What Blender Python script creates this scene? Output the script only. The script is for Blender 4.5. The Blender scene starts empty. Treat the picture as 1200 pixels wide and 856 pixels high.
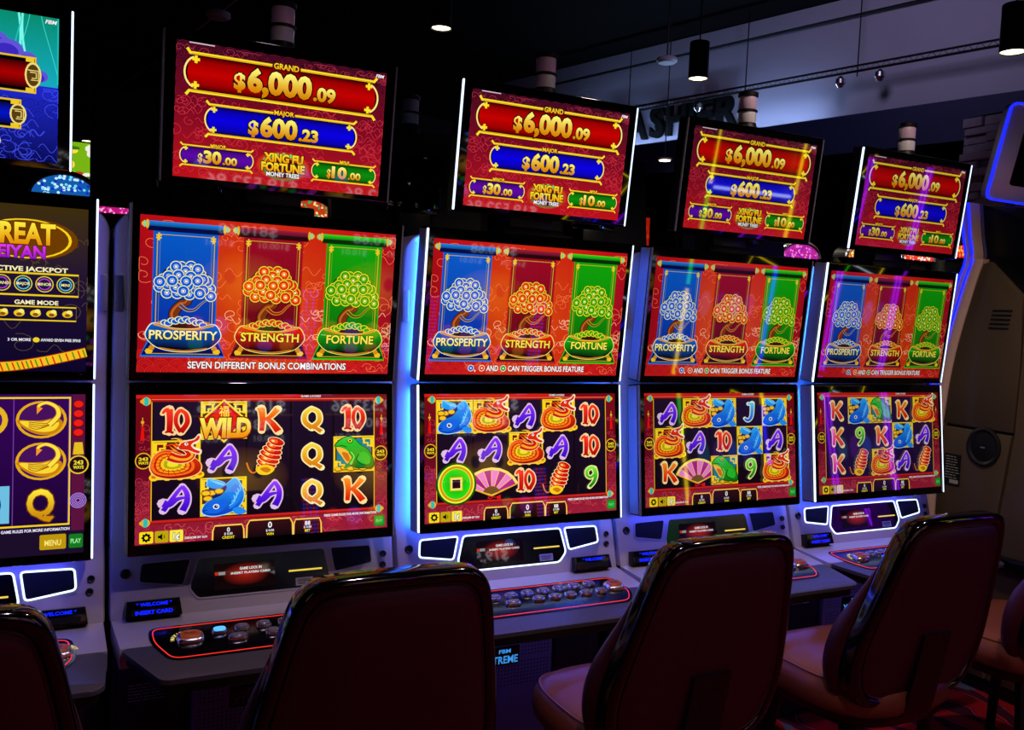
import bpy, bmesh, math, random
from mathutils import Vector, Matrix

random.seed(7)
SC = bpy.context.scene
COL = SC.collection

# ------------------------------------------------------------------ camera
YAW, PITCH, ROLL = 0.4701, -0.0600, 0.0435
cam_d = bpy.data.cameras.new('camera')
cam = bpy.data.objects.new('camera', cam_d)
COL.objects.link(cam)
F_ = Vector((math.sin(YAW) * math.cos(PITCH), math.cos(YAW) * math.cos(PITCH), math.sin(PITCH)))
R_ = Vector((math.cos(YAW), -math.sin(YAW), 0))
U_ = R_.cross(F_)
R2 = R_ * math.cos(ROLL) + U_ * math.sin(ROLL)
U2 = -R_ * math.sin(ROLL) + U_ * math.cos(ROLL)
M = Matrix((R2, U2, -F_)).transposed().to_4x4()
M.translation = Vector((-0.4798, -2.3141, 1.458))
cam.matrix_world = M
cam_d.sensor_width = 36
cam_d.lens = 1045.66 * 36 / 1200
cam_d.clip_start = 0.02
SC.camera = cam

# ------------------------------------------------------------------ world, exposure
world = bpy.data.worlds.new('dim_casino_air')
SC.world = world
world.use_nodes = True
world.node_tree.nodes['Background'].inputs[0].default_value = (0.30, 0.24, 0.45, 1)
world.node_tree.nodes['Background'].inputs[1].default_value = 0.012
SC.view_settings.view_transform = 'Standard'
SC.view_settings.look = 'None'
SC.view_settings.exposure = 0.0
SC.view_settings.gamma = 1.0
SC.view_settings.use_curve_mapping = False
SC.cycles.use_denoising = True
SC.cycles.max_bounces = 5
SC.cycles.diffuse_bounces = 2
SC.cycles.glossy_bounces = 3
SC.cycles.sample_clamp_indirect = 3.0
SC.cycles.caustics_reflective = False


def lin(c):
    def f(v):
        v = max(0.0, min(255.0, v)) / 255.0
        return v / 12.92 if v <= 0.04045 else ((v + 0.055) / 1.055) ** 2.4
    return (f(c[0]), f(c[1]), f(c[2]), 1.0)


def mix(a, b, t):
    t = max(0.0, min(1.0, t))
    return tuple(a[i] + (b[i] - a[i]) * t for i in range(3))


# ------------------------------------------------------------------ materials
def new_mat(name):
    m = bpy.data.materials.new(name)
    m.use_nodes = True
    return m, m.node_tree.nodes, m.node_tree.links, m.node_tree.nodes['Principled BSDF']


def pbr(name, col, rough=0.5, metal=0.0, spec=0.5, noise=0.0, scale=40.0, bump=0.0, rvar=0.0, col2=None):
    m, N, L, b = new_mat(name)
    b.inputs['Roughness'].default_value = rough
    b.inputs['Metallic'].default_value = metal
    b.inputs['Specular IOR Level'].default_value = spec
    tc = N.new('ShaderNodeTexCoord')
    nz = N.new('ShaderNodeTexNoise')
    nz.inputs['Scale'].default_value = scale
    nz.inputs['Detail'].default_value = 3
    L.new(tc.outputs['Object'], nz.inputs['Vector'])
    mx = N.new('ShaderNodeMix')
    mx.data_type = 'RGBA'
    c = lin(col)
    d = lin(col2) if col2 else tuple(x * (1 - noise) for x in c[:3]) + (1,)
    mx.inputs[6].default_value = c
    mx.inputs[7].default_value = d
    L.new(nz.outputs['Fac'], mx.inputs[0])
    L.new(mx.outputs[2], b.inputs['Base Color'])
    if rvar:
        mr = N.new('ShaderNodeMapRange')
        mr.inputs[3].default_value = max(0.02, rough - rvar)
        mr.inputs[4].default_value = rough + rvar
        L.new(nz.outputs['Fac'], mr.inputs[0])
        L.new(mr.outputs[0], b.inputs['Roughness'])
    if bump:
        bp = N.new('ShaderNodeBump')
        bp.inputs['Strength'].default_value = bump
        bp.inputs['Distance'].default_value = 0.002
        L.new(nz.outputs['Fac'], bp.inputs['Height'])
        L.new(bp.outputs[0], b.inputs['Normal'])
    return m


def emit(name, col, strength, sampled=True):
    m, N, L, b = new_mat(name)
    b.inputs['Base Color'].default_value = tuple(x * 0.3 for x in lin(col)[:3]) + (1,)
    b.inputs['Roughness'].default_value = 0.3
    b.inputs['Emission Color'].default_value = lin(col)
    b.inputs['Emission Strength'].default_value = strength
    if not sampled:
        m.cycles.emission_sampling = 'NONE'
    return m


def art_mat(name, strength):
    m, N, L, b = new_mat(name)
    b.inputs['Base Color'].default_value = (0.004, 0.004, 0.004, 1)
    b.inputs['Roughness'].default_value = 0.03
    b.inputs['Specular IOR Level'].default_value = 0.5
    a = N.new('ShaderNodeAttribute')
    a.attribute_name = 'Col'
    L.new(a.outputs['Color'], b.inputs['Emission Color'])
    b.inputs['Emission Strength'].default_value = strength
    m.cycles.emission_sampling = 'NONE'
    return m


MT = {}
MT['silver'] = pbr('silver_paint', (182, 178, 188), 0.42, 0.35, 0.5, 0.10, 300, 0.03, 0.05)
MT['side_silver'] = pbr('side_silver', (150, 150, 166), 0.35, 0.5, 0.5, 0.10, 200)
MT['bezel'] = pbr('gloss_black_bezel', (6, 6, 8), 0.05, 0.0, 0.5, 0.2, 60)
MT['housing'] = pbr('black_housing', (12, 12, 16), 0.4, 0.0, 0.4, 0.3, 120, 0.05)
MT['panel_black'] = pbr('satin_black_panel', (7, 7, 10), 0.18, 0.0, 0.5, 0.3, 150)
MT['grille'] = pbr('speaker_cloth', (10, 10, 14), 0.7, 0.0, 0.3, 0.5, 900, 0.3)
MT['deck_dark'] = pbr('dark_grey_deck', (72, 72, 84), 0.42, 0.2, 0.5, 0.2, 250, 0.05)
MT['insert'] = pbr('gloss_insert', (5, 5, 7), 0.12, 0.0, 0.5, 0.3, 60)
MT['chrome'] = pbr('chrome', (225, 225, 235), 0.26, 1.0, 0.5, 0.1, 80)
MT['cap_clear'] = pbr('smoked_button_cap', (120, 124, 145), 0.16, 0.3, 0.6, 0.2, 100)
MT['cap_lit'] = emit('lit_button_cap', (70, 160, 255), 1.6)
MT['play_cap'] = emit('play_button_cap', (140, 56, 24), 0.55, False)
MT['base_dark'] = pbr('base_navy_black', (16, 17, 24), 0.5, 0.0, 0.4, 0.3, 100)
MT['base_silver'] = pbr('base_silver', (120, 120, 130), 0.45, 0.2, 0.5, 0.15, 200)
MT['led_white'] = emit('led_white', (205, 226, 255), 2.2)
MT['led_off'] = pbr('led_strip_unlit', (120, 118, 130), 0.3, 0.2, 0.5, 0.1, 80)
MT['led_blue'] = emit('led_blue', (40, 104, 255), 62.0)
MT['led_cyan'] = emit('led_cyan', (60, 150, 255), 12.0)
MT['led_under'] = emit('led_under', (90, 96, 255), 11.0)
MT['led_blue_dim'] = emit('led_blue_dim', (70, 80, 220), 9.0)
MT['led_violet'] = emit('led_violet', (70, 78, 255), 26.0)
MT['led_red'] = emit('led_red', (255, 52, 40), 0.9, False)
MT['blue_line'] = emit('blue_edge_light', (14, 24, 255), 3.0)
MT['vfd'] = emit('blue_display_text', (8, 28, 255), 2.0)
MT['gold_text'] = emit('yellow_print_glow', (235, 215, 120), 0.8, False)
MT['bill'] = emit('yellow_slot_light', (240, 205, 70), 1.0, False)
MT['label'] = pbr('paper_label', (190, 190, 185), 0.6, 0, 0.3, 0.2, 300)
MT['ink'] = pbr('label_ink', (14, 14, 16), 0.6, 0, 0.3, 0.2, 300)
MT['art'] = art_mat('lit_screen', 1.0)
MT['art_offaxis'] = art_mat('lit_screen_offaxis', 0.80)  # emission lowered to imitate the dimming of a screen seen off-axis
MT['art_offaxis_far'] = art_mat('lit_screen_offaxis_far', 0.62)  # same off-axis dimming set into the emission, stronger for the farthest machine
MT['art_dim'] = art_mat('lit_screen_small', 0.8)
MT['art_back'] = art_mat('lit_screen_opposite', 4.5)
MT['art_back'].cycles.emission_sampling = 'AUTO'
MT['lens'] = pbr('frosted_lens', (240, 214, 240), 0.35, 0, 0.5, 0.1, 90)
MT['lens2'] = pbr('frosted_lens_pale', (236, 240, 244), 0.35, 0, 0.5, 0.1, 90)
MT['leather_back'] = pbr('maroon_vinyl', (58, 10, 24), 0.42, 0, 0.4, 0.25, 350, 0.12, 0.06)
MT['leather_seat'] = pbr('brown_vinyl', (116, 62, 40), 0.36, 0, 0.45, 0.25, 350, 0.12, 0.06)
MT['trim'] = pbr('gloss_black_trim', (5, 5, 6), 0.09, 0, 0.6, 0.2, 60)
MT['black_metal'] = pbr('black_metal', (8, 8, 10), 0.3, 0.3, 0.5, 0.2, 100)
MT['rubber'] = pbr('rubber', (14, 14, 15), 0.75, 0, 0.3, 0.2, 100)
MT['tan'] = pbr('bronze_side_panel', (92, 78, 56), 0.45, 0.1, 0.4, 0.2, 120, 0.04)
MT['tan_edge'] = pbr('champagne_edge', (250, 214, 186), 0.35, 0.1, 0.5, 0.1, 120)
MT['pearl'] = pbr('pearl_grey', (205, 205, 215), 0.35, 0.3, 0.5, 0.1, 120)
MT['lamp_black'] = pbr('lamp_black', (10, 10, 11), 0.5, 0, 0.4, 0.2, 90)
MT['lamp_glow'] = emit('warm_lamp', (255, 236, 190), 6.0, False)
MT['letter_black'] = pbr('matt_black_letter', (4, 4, 5), 0.8, 0, 0.1, 0.2, 90)
MT['white_metal'] = pbr('white_enamel', (190, 185, 195), 0.5, 0, 0.4, 0.1, 60)

# ------------------------------------------------------------------ mesh builder
class MB:
    def __init__(self):
        self.bm = bmesh.new()

    def box(self, x0, x1, y0, y1, z0, z1, bev=0.0, fr=None, seg=2):
        pts = [(x, y, z) for x in (x0, x1) for y in (y0, y1) for z in (z0, z1)]
        if fr:
            pts = [fr(*p) for p in pts]
        vs = [self.bm.verts.new(p) for p in pts]
        fs = []
        for q in ((0, 1, 3, 2), (4, 6, 7, 5), (0, 4, 5, 1), (2, 3, 7, 6), (0, 2, 6, 4), (1, 5, 7, 3)):
            fs.append(self.bm.faces.new([vs[i] for i in q]))
        if bev > 0:
            es = list({e for f in fs for e in f.edges})
            bmesh.ops.bevel(self.bm, geom=es, offset=bev, segments=seg, profile=0.5, affect='EDGES')
        return self

    def prism(self, poly, l0, l1, fr, bev=0.0):
        """poly of (u, s); extruded from l0 to l1 through fr(u, s, l)"""
        a = [self.bm.verts.new(fr(u, s, l0)) for u, s in poly]
        b = [self.bm.verts.new(fr(u, s, l1)) for u, s in poly]
        n = len(poly)
        fa = self.bm.faces.new(a)
        fb = self.bm.faces.new(b[::-1])
        for i in range(n):
            j = (i + 1) % n
            self.bm.faces.new((a[j], a[i], b[i], b[j]))
        if bev:
            bmesh.ops.bevel(self.bm, geom=list(fb.edges), offset=bev, segments=2, profile=0.5, affect='EDGES')
        return self

    def ringprism(self, outer, inner, l0, l1, fr):
        n = len(outer)
        A = [self.bm.verts.new(fr(u, s, l0)) for u, s in outer]
        B = [self.bm.verts.new(fr(u, s, l0)) for u, s in inner]
        A2 = [self.bm.verts.new(fr(u, s, l1)) for u, s in outer]
        B2 = [self.bm.verts.new(fr(u, s, l1)) for u, s in inner]
        for i in range(n):
            j = (i + 1) % n
            self.bm.faces.new((A2[i], A2[j], B2[j], B2[i]))
            self.bm.faces.new((A[j], A[i], B[i], B[j]))
            self.bm.faces.new((A[i], A[j], A2[j], A2[i]))
            self.bm.faces.new((B[j], B[i], B2[i], B2[j]))
        return self

    def lathe(self, prof, seg=24, fr=None, cx=0, cy=0):
        rings = []
        for r, z in prof:
            ring = []
            for k in range(seg):
                t = 2 * math.pi * k / seg
                p = (cx + r * math.cos(t), cy + r * math.sin(t), z)
                if fr:
                    p = fr(*p)
                ring.append(self.bm.verts.new(p))
            rings.append(ring)
        for a, b in zip(rings, rings[1:]):
            for k in range(seg):
                j = (k + 1) % seg
                self.bm.faces.new((a[k], a[j], b[j], b[k]))
        self.bm.faces.new(rings[0][::-1])
        self.bm.faces.new(rings[-1])
        return self

    def tube(self, path, r, seg=8, closed=False, radii=None):
        path = [Vector(p) for p in path]
        n = len(path)
        rings = []
        up = Vector((0, 0, 1))
        for i, p in enumerate(path):
            if closed:
                t = path[(i + 1) % n] - path[i - 1]
            else:
                t = path[min(i + 1, n - 1)] - path[max(i - 1, 0)]
            t.normalize()
            a = t.cross(up)
            if a.length < 1e-3:
                a = t.cross(Vector((1, 0, 0)))
            a.normalize()
            b = t.cross(a)
            rr = radii[i] if radii else r
            rings.append([self.bm.verts.new(p + (a * math.cos(k * 2 * math.pi / seg) + b * math.sin(k * 2 * math.pi / seg)) * rr) for k in range(seg)])
        pairs = list(zip(rings, rings[1:]))
        if closed:
            pairs.append((rings[-1], rings[0]))
        for a, b in pairs:
            for k in range(seg):
                j = (k + 1) % seg
                self.bm.faces.new((a[k], a[j], b[j], b[k]))
        if not closed:
            self.bm.faces.new(rings[0][::-1])
            self.bm.faces.new(rings[-1])
        return self

    def grid(self, rows):
        """rows: list of equal-length lists of points"""
        vs = [[self.bm.verts.new(p) for p in r] for r in rows]
        for a, b in zip(vs, vs[1:]):
            for k in range(len(a) - 1):
                self.bm.faces.new((a[k], a[k + 1], b[k + 1], b[k]))
        return vs

    def mesh(self, name, smooth=True, angle=35):
        bmesh.ops.recalc_face_normals(self.bm, faces=self.bm.faces[:])
        me = bpy.data.meshes.new(name)
        self.bm.to_mesh(me)
        self.bm.free()
        if smooth:
            for p in me.polygons:
                p.use_smooth = True
            try:
                me.set_sharp_from_angle(angle=math.radians(angle))
            except Exception:
                pass
        return me


def obj(name, me, mat, parent=None, label=None):
    o = bpy.data.objects.new(name, me)
    COL.objects.link(o)
    if mat is not None and me is not None and not me.materials:
        me.materials.append(MT[mat] if isinstance(mat, str) else mat)
    if parent is not None:
        o.parent = parent
    if label:
        o['label'] = label
    return o


def thing(name, label, cat, loc=(0, 0, 0), rz=0.0, group=None):
    o = bpy.data.objects.new(name, None)
    o.empty_display_size = 0.1
    COL.objects.link(o)
    o.location = loc
    o.rotation_euler = (0, 0, rz)
    o['label'] = label
    o['category'] = cat
    if group:
        o['group'] = group
    return o


def struct(name, me, mat, label=None):
    o = obj(name, me, mat)
    o['kind'] = 'structure'
    if label:
        o['label'] = label
    return o


def frame(y0, z0, y1, z1):
    """(u, s, lift): u along x, s down the sloped plane from its top edge, lift out of the plane toward the player"""
    L = math.hypot(y1 - y0, z1 - z0)
    dy, dz = (y1 - y0) / L, (z1 - z0) / L
    ny, nz = dz, -dy            # turned toward -y / up
    if ny > 0 or (abs(ny) < 0.5 and nz < 0):
        ny, nz = -ny, -nz

    def fr(u, s, l=0.0):
        return (u, y0 + dy * s + ny * l, z0 + dz * s + nz * l)
    fr.L = L
    return fr


FR_UP = frame(-0.0366, 1.678, 0.0, 1.252)
FR_LO = frame(0.0, 1.248, -0.0472, 0.834)
FR_TP = frame(-0.1076, 2.070, -0.0678, 1.722)
FR_PAN = frame(0.045, 0.800, 0.005, 0.665)
FR_DK = frame(0.005, 0.665, -0.300, 0.630)


def rrect(x0, x1, y0, y1, r, n=5):
    pts = []
    for cx, cy, a0 in ((x1 - r, y1 - r, 0), (x0 + r, y1 - r, 90), (x0 + r, y0 + r, 180), (x1 - r, y0 + r, 270)):
        for k in range(n + 1):
            a = math.radians(a0 + 90 * k / n)
            pts.append((cx + r * math.cos(a), cy + r * math.sin(a)))
    return pts


def rpoly(pts, r, n=4):
    """round the corners of a polygon"""
    out = []
    m = len(pts)
    for i in range(m):
        p = Vector(pts[i])
        a = Vector(pts[i - 1]) - p
        b = Vector(pts[(i + 1) % m]) - p
        rr = min(r, a.length * 0.45, b.length * 0.45)
        a = p + a.normalized() * rr
        b = p + b.normalized() * rr
        for k in range(n + 1):
            t = k / n
            q = a * (1 - t) ** 2 + p * 2 * t * (1 - t) + b * t * t
            out.append((q.x, q.y))
    return out


def inset(pts, d):
    """shift each vertex of a polygon inward"""
    n = len(pts)
    area = sum(pts[i][0] * pts[(i + 1) % n][1] - pts[(i + 1) % n][0] * pts[i][1] for i in range(n))
    sg = 1 if area > 0 else -1
    out = []
    for i in range(n):
        p0, p1, p2 = Vector(pts[i - 1]), Vector(pts[i]), Vector(pts[(i + 1) % n])
        e1 = (p1 - p0)
        e2 = (p2 - p1)
        if e1.length < 1e-9 or e2.length < 1e-9:
            out.append(pts[i])
            continue
        e1.normalize()
        e2.normalize()
        n1 = Vector((-e1.y, e1.x)) * sg
        n2 = Vector((-e2.y, e2.x)) * sg
        b = n1 + n2
        if b.length < 1e-6:
            b = n1
        b.normalize()
        k = d / max(0.35, b.dot(n1))
        q = p1 + b * k
        out.append((q.x, q.y))
    return out


# ------------------------------------------------------------------ lettering
_tx = {}
CAP = None


def glyphs(text, off=0.0, res=2, extrude=0.0):
    """triangles of a line of lettering at size 1: (verts, faces, xmin, xmax)"""
    key = (text, round(off, 4), res)
    if key in _tx:
        return _tx[key]
    cu = bpy.data.curves.new('lettering', 'FONT')
    cu.body = text
    cu.size = 1.0
    cu.offset = off
    cu.resolution_u = res
    cu.fill_mode = 'BOTH' if extrude else 'FRONT'
    o = bpy.data.objects.new('lettering', cu)
    me = bpy.data.meshes.new_from_object(o)
    vs = [(v.co.x, v.co.y) for v in me.vertices]
    fs = [tuple(p.vertices) for p in me.polygons]
    bpy.data.objects.remove(o)
    bpy.data.curves.remove(cu)
    bpy.data.meshes.remove(me)
    xs = [v[0] for v in vs] or [0, 1]
    _tx[key] = (vs, fs, min(xs), max(xs))
    return _tx[key]


CAP = max(v[1] for v in glyphs('H')[0])


# ------------------------------------------------------------------ flat screen pictures
class Art:
    EPS = 1.6e-5

    def __init__(self):
        self.v, self.f, self.c = [], [], []
        self.layer = 0
        self.T = [(0.0, 0.0, 1.0, 1.0, 0.0)]

    def push(self, cu, cs, sx, sy, rot=0.0):
        self.T.append((cu, cs, sx, sy, rot))

    def pop(self):
        self.T.pop()

    def xf(self, x, y):
        """picture point -> (u, s); outermost frame is already (u, s), pushed frames have y up"""
        for i in range(len(self.T) - 1, 0, -1):
            cu, cs, sx, sy, rot = self.T[i]
            if rot:
                x, y = x * math.cos(rot) - y * math.sin(rot), x * math.sin(rot) + y * math.cos(rot)
            x, y = cu + x * sx, cs - y * sy
        return x, y

    def next(self):
        self.layer += 1

    def poly(self, pts, col, adv=True):
        if adv:
            self.layer += 1
        b = len(self.v)
        for p in pts:
            u, s = self.xf(*p)
            self.v.append((u, s, self.layer * self.EPS))
            self.c.append(col(*p) if callable(col) else col)
        self.f.append(tuple(range(b, b + len(pts))))

    def rect(self, x0, x1, y0, y1, col, adv=True):
        self.poly([(x0, y0), (x1, y0), (x1, y1), (x0, y1)], col, adv)

    def ell(self, cx, cy, rx, ry, col, n=16, adv=True, rot=0.0):
        pts = []
        for k in range(n):
            t = 2 * math.pi * k / n
            x, y = rx * math.cos(t), ry * math.sin(t)
            pts.append((cx + x * math.cos(rot) - y * math.sin(rot), cy + x * math.sin(rot) + y * math.cos(rot)))
        self.poly(pts, col, adv)

    def radial(self, cx, cy, rx, ry, c0, c1, n=20, adv=True):
        """disc shaded from centre colour to rim colour"""
        if adv:
            self.layer += 1
        for k in range(n):
            t0, t1 = 2 * math.pi * k / n, 2 * math.pi * (k + 1) / n
            b = len(self.v)
            for (x, y), c in (((cx, cy), c0), ((cx + rx * math.cos(t0), cy + ry * math.sin(t0)), c1), ((cx + rx * math.cos(t1), cy + ry * math.sin(t1)), c1)):
                u, s = self.xf(x, y)
                self.v.append((u, s, self.layer * self.EPS))
                self.c.append(c)
            self.f.append((b, b + 1, b + 2))

    def ring(self, cx, cy, r0, r1, col, n=16, adv=True, a0=0.0, a1=360.0, asp=1.0):
        if adv:
            self.layer += 1
        full = abs(a1 - a0) >= 359.9
        for k in range(n):
            q = []
            for t, r in ((k, r0), (k, r1), (k + 1, r1), (k + 1, r0)):
                a = math.radians(a0 + (a1 - a0) * t / n)
                q.append((cx + r * math.cos(a), cy + r * asp * math.sin(a)))
            self.poly(q, col, False)

    def line(self, pts, w, col, adv=True, closed=False, w1=None):
        if adv:
            self.layer += 1
        n = len(pts)
        L, R = [], []
        for i, p in enumerate(pts):
            a = pts[i - 1] if (i > 0 or closed) else p
            b = pts[(i + 1) % n] if (i < n - 1 or closed) else p
            dx, dy = b[0] - a[0], b[1] - a[1]
            d = math.hypot(dx, dy) or 1
            ww = w if w1 is None else w + (w1 - w) * i / (n - 1)
            nx, ny = -dy / d * ww / 2, dx / d * ww / 2
            L.append((p[0] + nx, p[1] + ny))
            R.append((p[0] - nx, p[1] - ny))
        m = n if closed else n - 1
        for i in range(m):
            j = (i + 1) % n
            self.poly([L[i], L[j], R[j], R[i]], col, False)

    def blob(self, pts, col, n=5, adv=True):
        """closed smooth curve through pts"""
        self.poly(smooth(pts, n), col, adv)

    def text(self, t, cx, cy, h, col, width=None, off=0.02, line=None, lcol=(20, 5, 5), slant=0.0, align='c', grad=None, up=False, res=3):
        """lettering with capital height h; y is downward unless up"""
        lays = []
        if line:
            lays.append((off + line, lcol))
        lays.append((off, col))
        base = glyphs(t, off, res)
        k = h / CAP
        w0 = base[3] - base[2]
        kx = k if width is None else width / w0
        x0 = cx - (base[2] + base[3]) / 2 * kx if align == 'c' else (cx - base[2] * kx if align == 'l' else cx - base[3] * kx)
        sg = 1 if up else -1
        for o_, cc in lays:
            self.layer += 1
            vs, fs, a, b = glyphs(t, o_, res)
            bi = len(self.v)
            for x, y in vs:
                px, py = x0 + (x + slant * y) * kx, cy + sg * (y - CAP / 2) * k
                u, s = self.xf(px, py)
                self.v.append((u, s, self.layer * self.EPS))
                if cc is col and grad:
                    self.c.append(mix(grad, col, y / CAP))
                else:
                    self.c.append(cc)
            for f in fs:
                self.f.append(tuple(i + bi for i in f))

    def mesh(self, name, fr, lift=0.0005):
        me = bpy.data.meshes.new(name)
        me.from_pydata([fr(u, s, lift + l) for u, s, l in self.v], [], self.f)
        at = me.color_attributes.new('Col', 'FLOAT_COLOR', 'POINT')
        flat = []
        for c in self.c:
            flat.extend(lin(c))
        at.data.foreach_set('color', flat)
        me.update()
        return me


def smooth(pts, n=5, closed=True):
    out = []
    m = len(pts)
    rng = range(m) if closed else range(m - 1)
    for i in rng:
        if closed:
            p0, p1, p2, p3 = pts[i - 1], pts[i], pts[(i + 1) % m], pts[(i + 2) % m]
        else:
            p0, p1, p2, p3 = pts[max(i - 1, 0)], pts[i], pts[i + 1], pts[min(i + 2, m - 1)]
        for k in range(n):
            t = k / n
            q = []
            for a in (0, 1):
                q.append(0.5 * (2 * p1[a] + (p2[a] - p0[a]) * t + (2 * p0[a] - 5 * p1[a] + 4 * p2[a] - p3[a]) * t * t + (3 * p1[a] - p0[a] - 3 * p2[a] + p3[a]) * t ** 3))
            out.append(tuple(q))
    if not closed:
        out.append(pts[-1])
    return out


YEL, GOLD, BLACK = (250, 226, 40), (226, 158, 16), (6, 2, 4)


def swirls(a, x0, x1, y0, y1, col, n, seed, size=0.02, w=0.0008):
    rg = random.Random(seed)
    a.next()
    for _ in range(n):
        cx, cy = rg.uniform(x0, x1), rg.uniform(y0, y1)
        r = rg.uniform(0.5, 1.1) * size
        t0 = rg.uniform(0, 6.28)
        sg = rg.choice((-1, 1))
        pts = []
        for k in range(15):
            t = t0 + sg * k * 0.5
            rr = r * (1 - k / 17)
            x, y = cx + rr * math.cos(t) * 1.25, cy + rr * math.sin(t)
            pts.append((min(max(x, x0), x1), min(max(y, y0), y1)))
        a.line(pts, w, col, False)
        # a trailing cloud stroke
        pts = [(min(max(cx + r * 1.2 + k * r * 0.28, x0), x1), min(max(cy + sg * (r * 0.5 * math.sin(k * 0.9) + r * 0.5), y0), y1)) for k in range(9)]
        a.line(pts, w, col, False)


def scallops(a, x0, x1, y0, y1, col, r=0.016, w=0.0006):
    a.next()
    y = y1
    row = 0
    while y > y0:
        x = x0 + (r if row % 2 else 0)
        while x <= x1 + r:
            for q in (1.0, 0.68, 0.36):
                pts = []
                for k in range(9):
                    t = math.pi * k / 8
                    px, py = x + r * q * math.cos(t), y - r * q * math.sin(t) * 0.9
                    pts.append((min(max(px, x0), x1), min(max(py, y0), y1)))
                a.line(pts, w, col, False)
            x += 2 * r
        y -= r * 0.9
        row += 1


def plate(a, x0, x1, y0, y1, c_mid, c_edge, fret=True, tip=0.009):
    h = y1 - y0
    cy = (y0 + y1) / 2
    m = h * 0.10
    body = [(x0 + tip, y0 + m), (x1 - tip, y0 + m)]
    n = 8
    r = h * 0.30
    for k in range(n + 1):
        t = -math.pi / 2 + math.pi * k / n
        body.append((x1 - tip - r * 0.5 + r * 0.95 * math.cos(t), cy + (h / 2 - m) * math.sin(t)))
    body.append((x0 + tip, y1 - m))
    for k in range(n + 1):
        t = math.pi / 2 + math.pi * k / n
        body.append((x0 + tip + r * 0.5 + r * 0.95 * math.cos(t), cy + (h / 2 - m) * math.sin(t)))
    body = body[2:2 + n + 1] + body[4 + n:]
    a.poly(body, BLACK)
    ins = [(cx_ * 0.985 + (x0 + x1) / 2 * 0.015, cy + (py - cy) * 0.90) for cx_, py in body]
    # shaded band, bright in the middle, dark at the rims
    a.next()
    xa, xb = x0 + tip + r * 0.25, x1 - tip - r * 0.25
    for f0, f1, d0, d1 in ((-0.40, -0.26, 0, 0.75), (-0.26, 0.0, 0.75, 1), (0.0, 0.26, 1, 0.75), (0.26, 0.40, 0.75, 0)):
        q0, q1 = mix(c_edge, c_mid, d0), mix(c_edge, c_mid, d1)
        ya, yb = cy + f0 * h, cy + f1 * h

        def ex(y_):
            t = min(1.0, abs(y_ - cy) / (h / 2 - m))
            return r * 0.55 * math.sqrt(max(0, 1 - t * t))
        b = [(xa - ex(ya), ya), (xb + ex(ya), ya), (xb + ex(yb), yb), (xa - ex(yb), yb)]
        a.poly(b, lambda x, y, q0=q0, q1=q1, ya=ya, yb=yb: q0 if abs(y - ya) < 1e-6 else q1, False)
    w = h * 0.055
    # gold bars with upturned ends
    for yy, sg in ((y0 + m * 0.6, -1), (y1 - m * 0.6, 1)):
        a.line([(x0 - 0.001, yy + sg * h * 0.10), (x0 + tip * 0.7, yy), (x0 + tip * 2, yy), (x1 - tip * 2, yy), (x1 - tip * 0.7, yy), (x1 + 0.001, yy + sg * h * 0.10)], w * 1.25, YEL)
        a.line([(x0 + tip, yy + w * 0.3 * -sg), (x1 - tip, yy + w * 0.3 * -sg)], w * 0.4, GOLD)
    for xx, sg in ((x0 + tip + r * 0.5, -1), (x1 - tip - r * 0.5, 1)):
        pts = [(xx + sg * r * 1.0 * math.cos(t), cy + (h / 2 - m) * 0.92 * math.sin(t)) for t in [(-1 + 2 * k / 10) * 1.25 for k in range(11)]]
        a.line(pts, w * 0.8, (255, 236, 130))
        if fret:
            for sy in (-1, 1):
                bx, by = xx + sg * r * 0.15, cy + sy * h * 0.30
                q = h * 0.055
                a.next()
                for ox, oy in ((-1, 0), (1, 0), (0, -1), (0, 1), (0, 0)):
                    a.rect(bx + ox * q - q * 0.6, bx + ox * q + q * 0.6, by + oy * q - q * 0.6, by + oy * q + q * 0.6, YEL, False)


def money(a, txt_big, txt_small, xl, xr_big, xr, cy, h, hs, cyb):
    """gold sum: a small dollar sign, big figures, small cents"""
    top, bot = (255, 246, 120), (214, 128, 0)
    dw = (xr_big - xl) * (0.17 if len(txt_big) > 4 else 0.24)
    a.text('$', xl + dw * 0.45, cyb - hs * 0.10, hs * 1.15, top, width=dw * 0.85, off=0.04, line=0.05, grad=bot)
    a.text(txt_big, (xl + dw + xr_big) / 2, cy, h, top, width=xr_big - xl - dw, off=0.05, line=0.045, grad=bot)
    a.text(txt_small, (xr_big + xr) / 2 + 0.0015, cyb, hs, top, width=(xr - xr_big) * 0.93, off=0.045, line=0.05, grad=bot)


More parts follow.
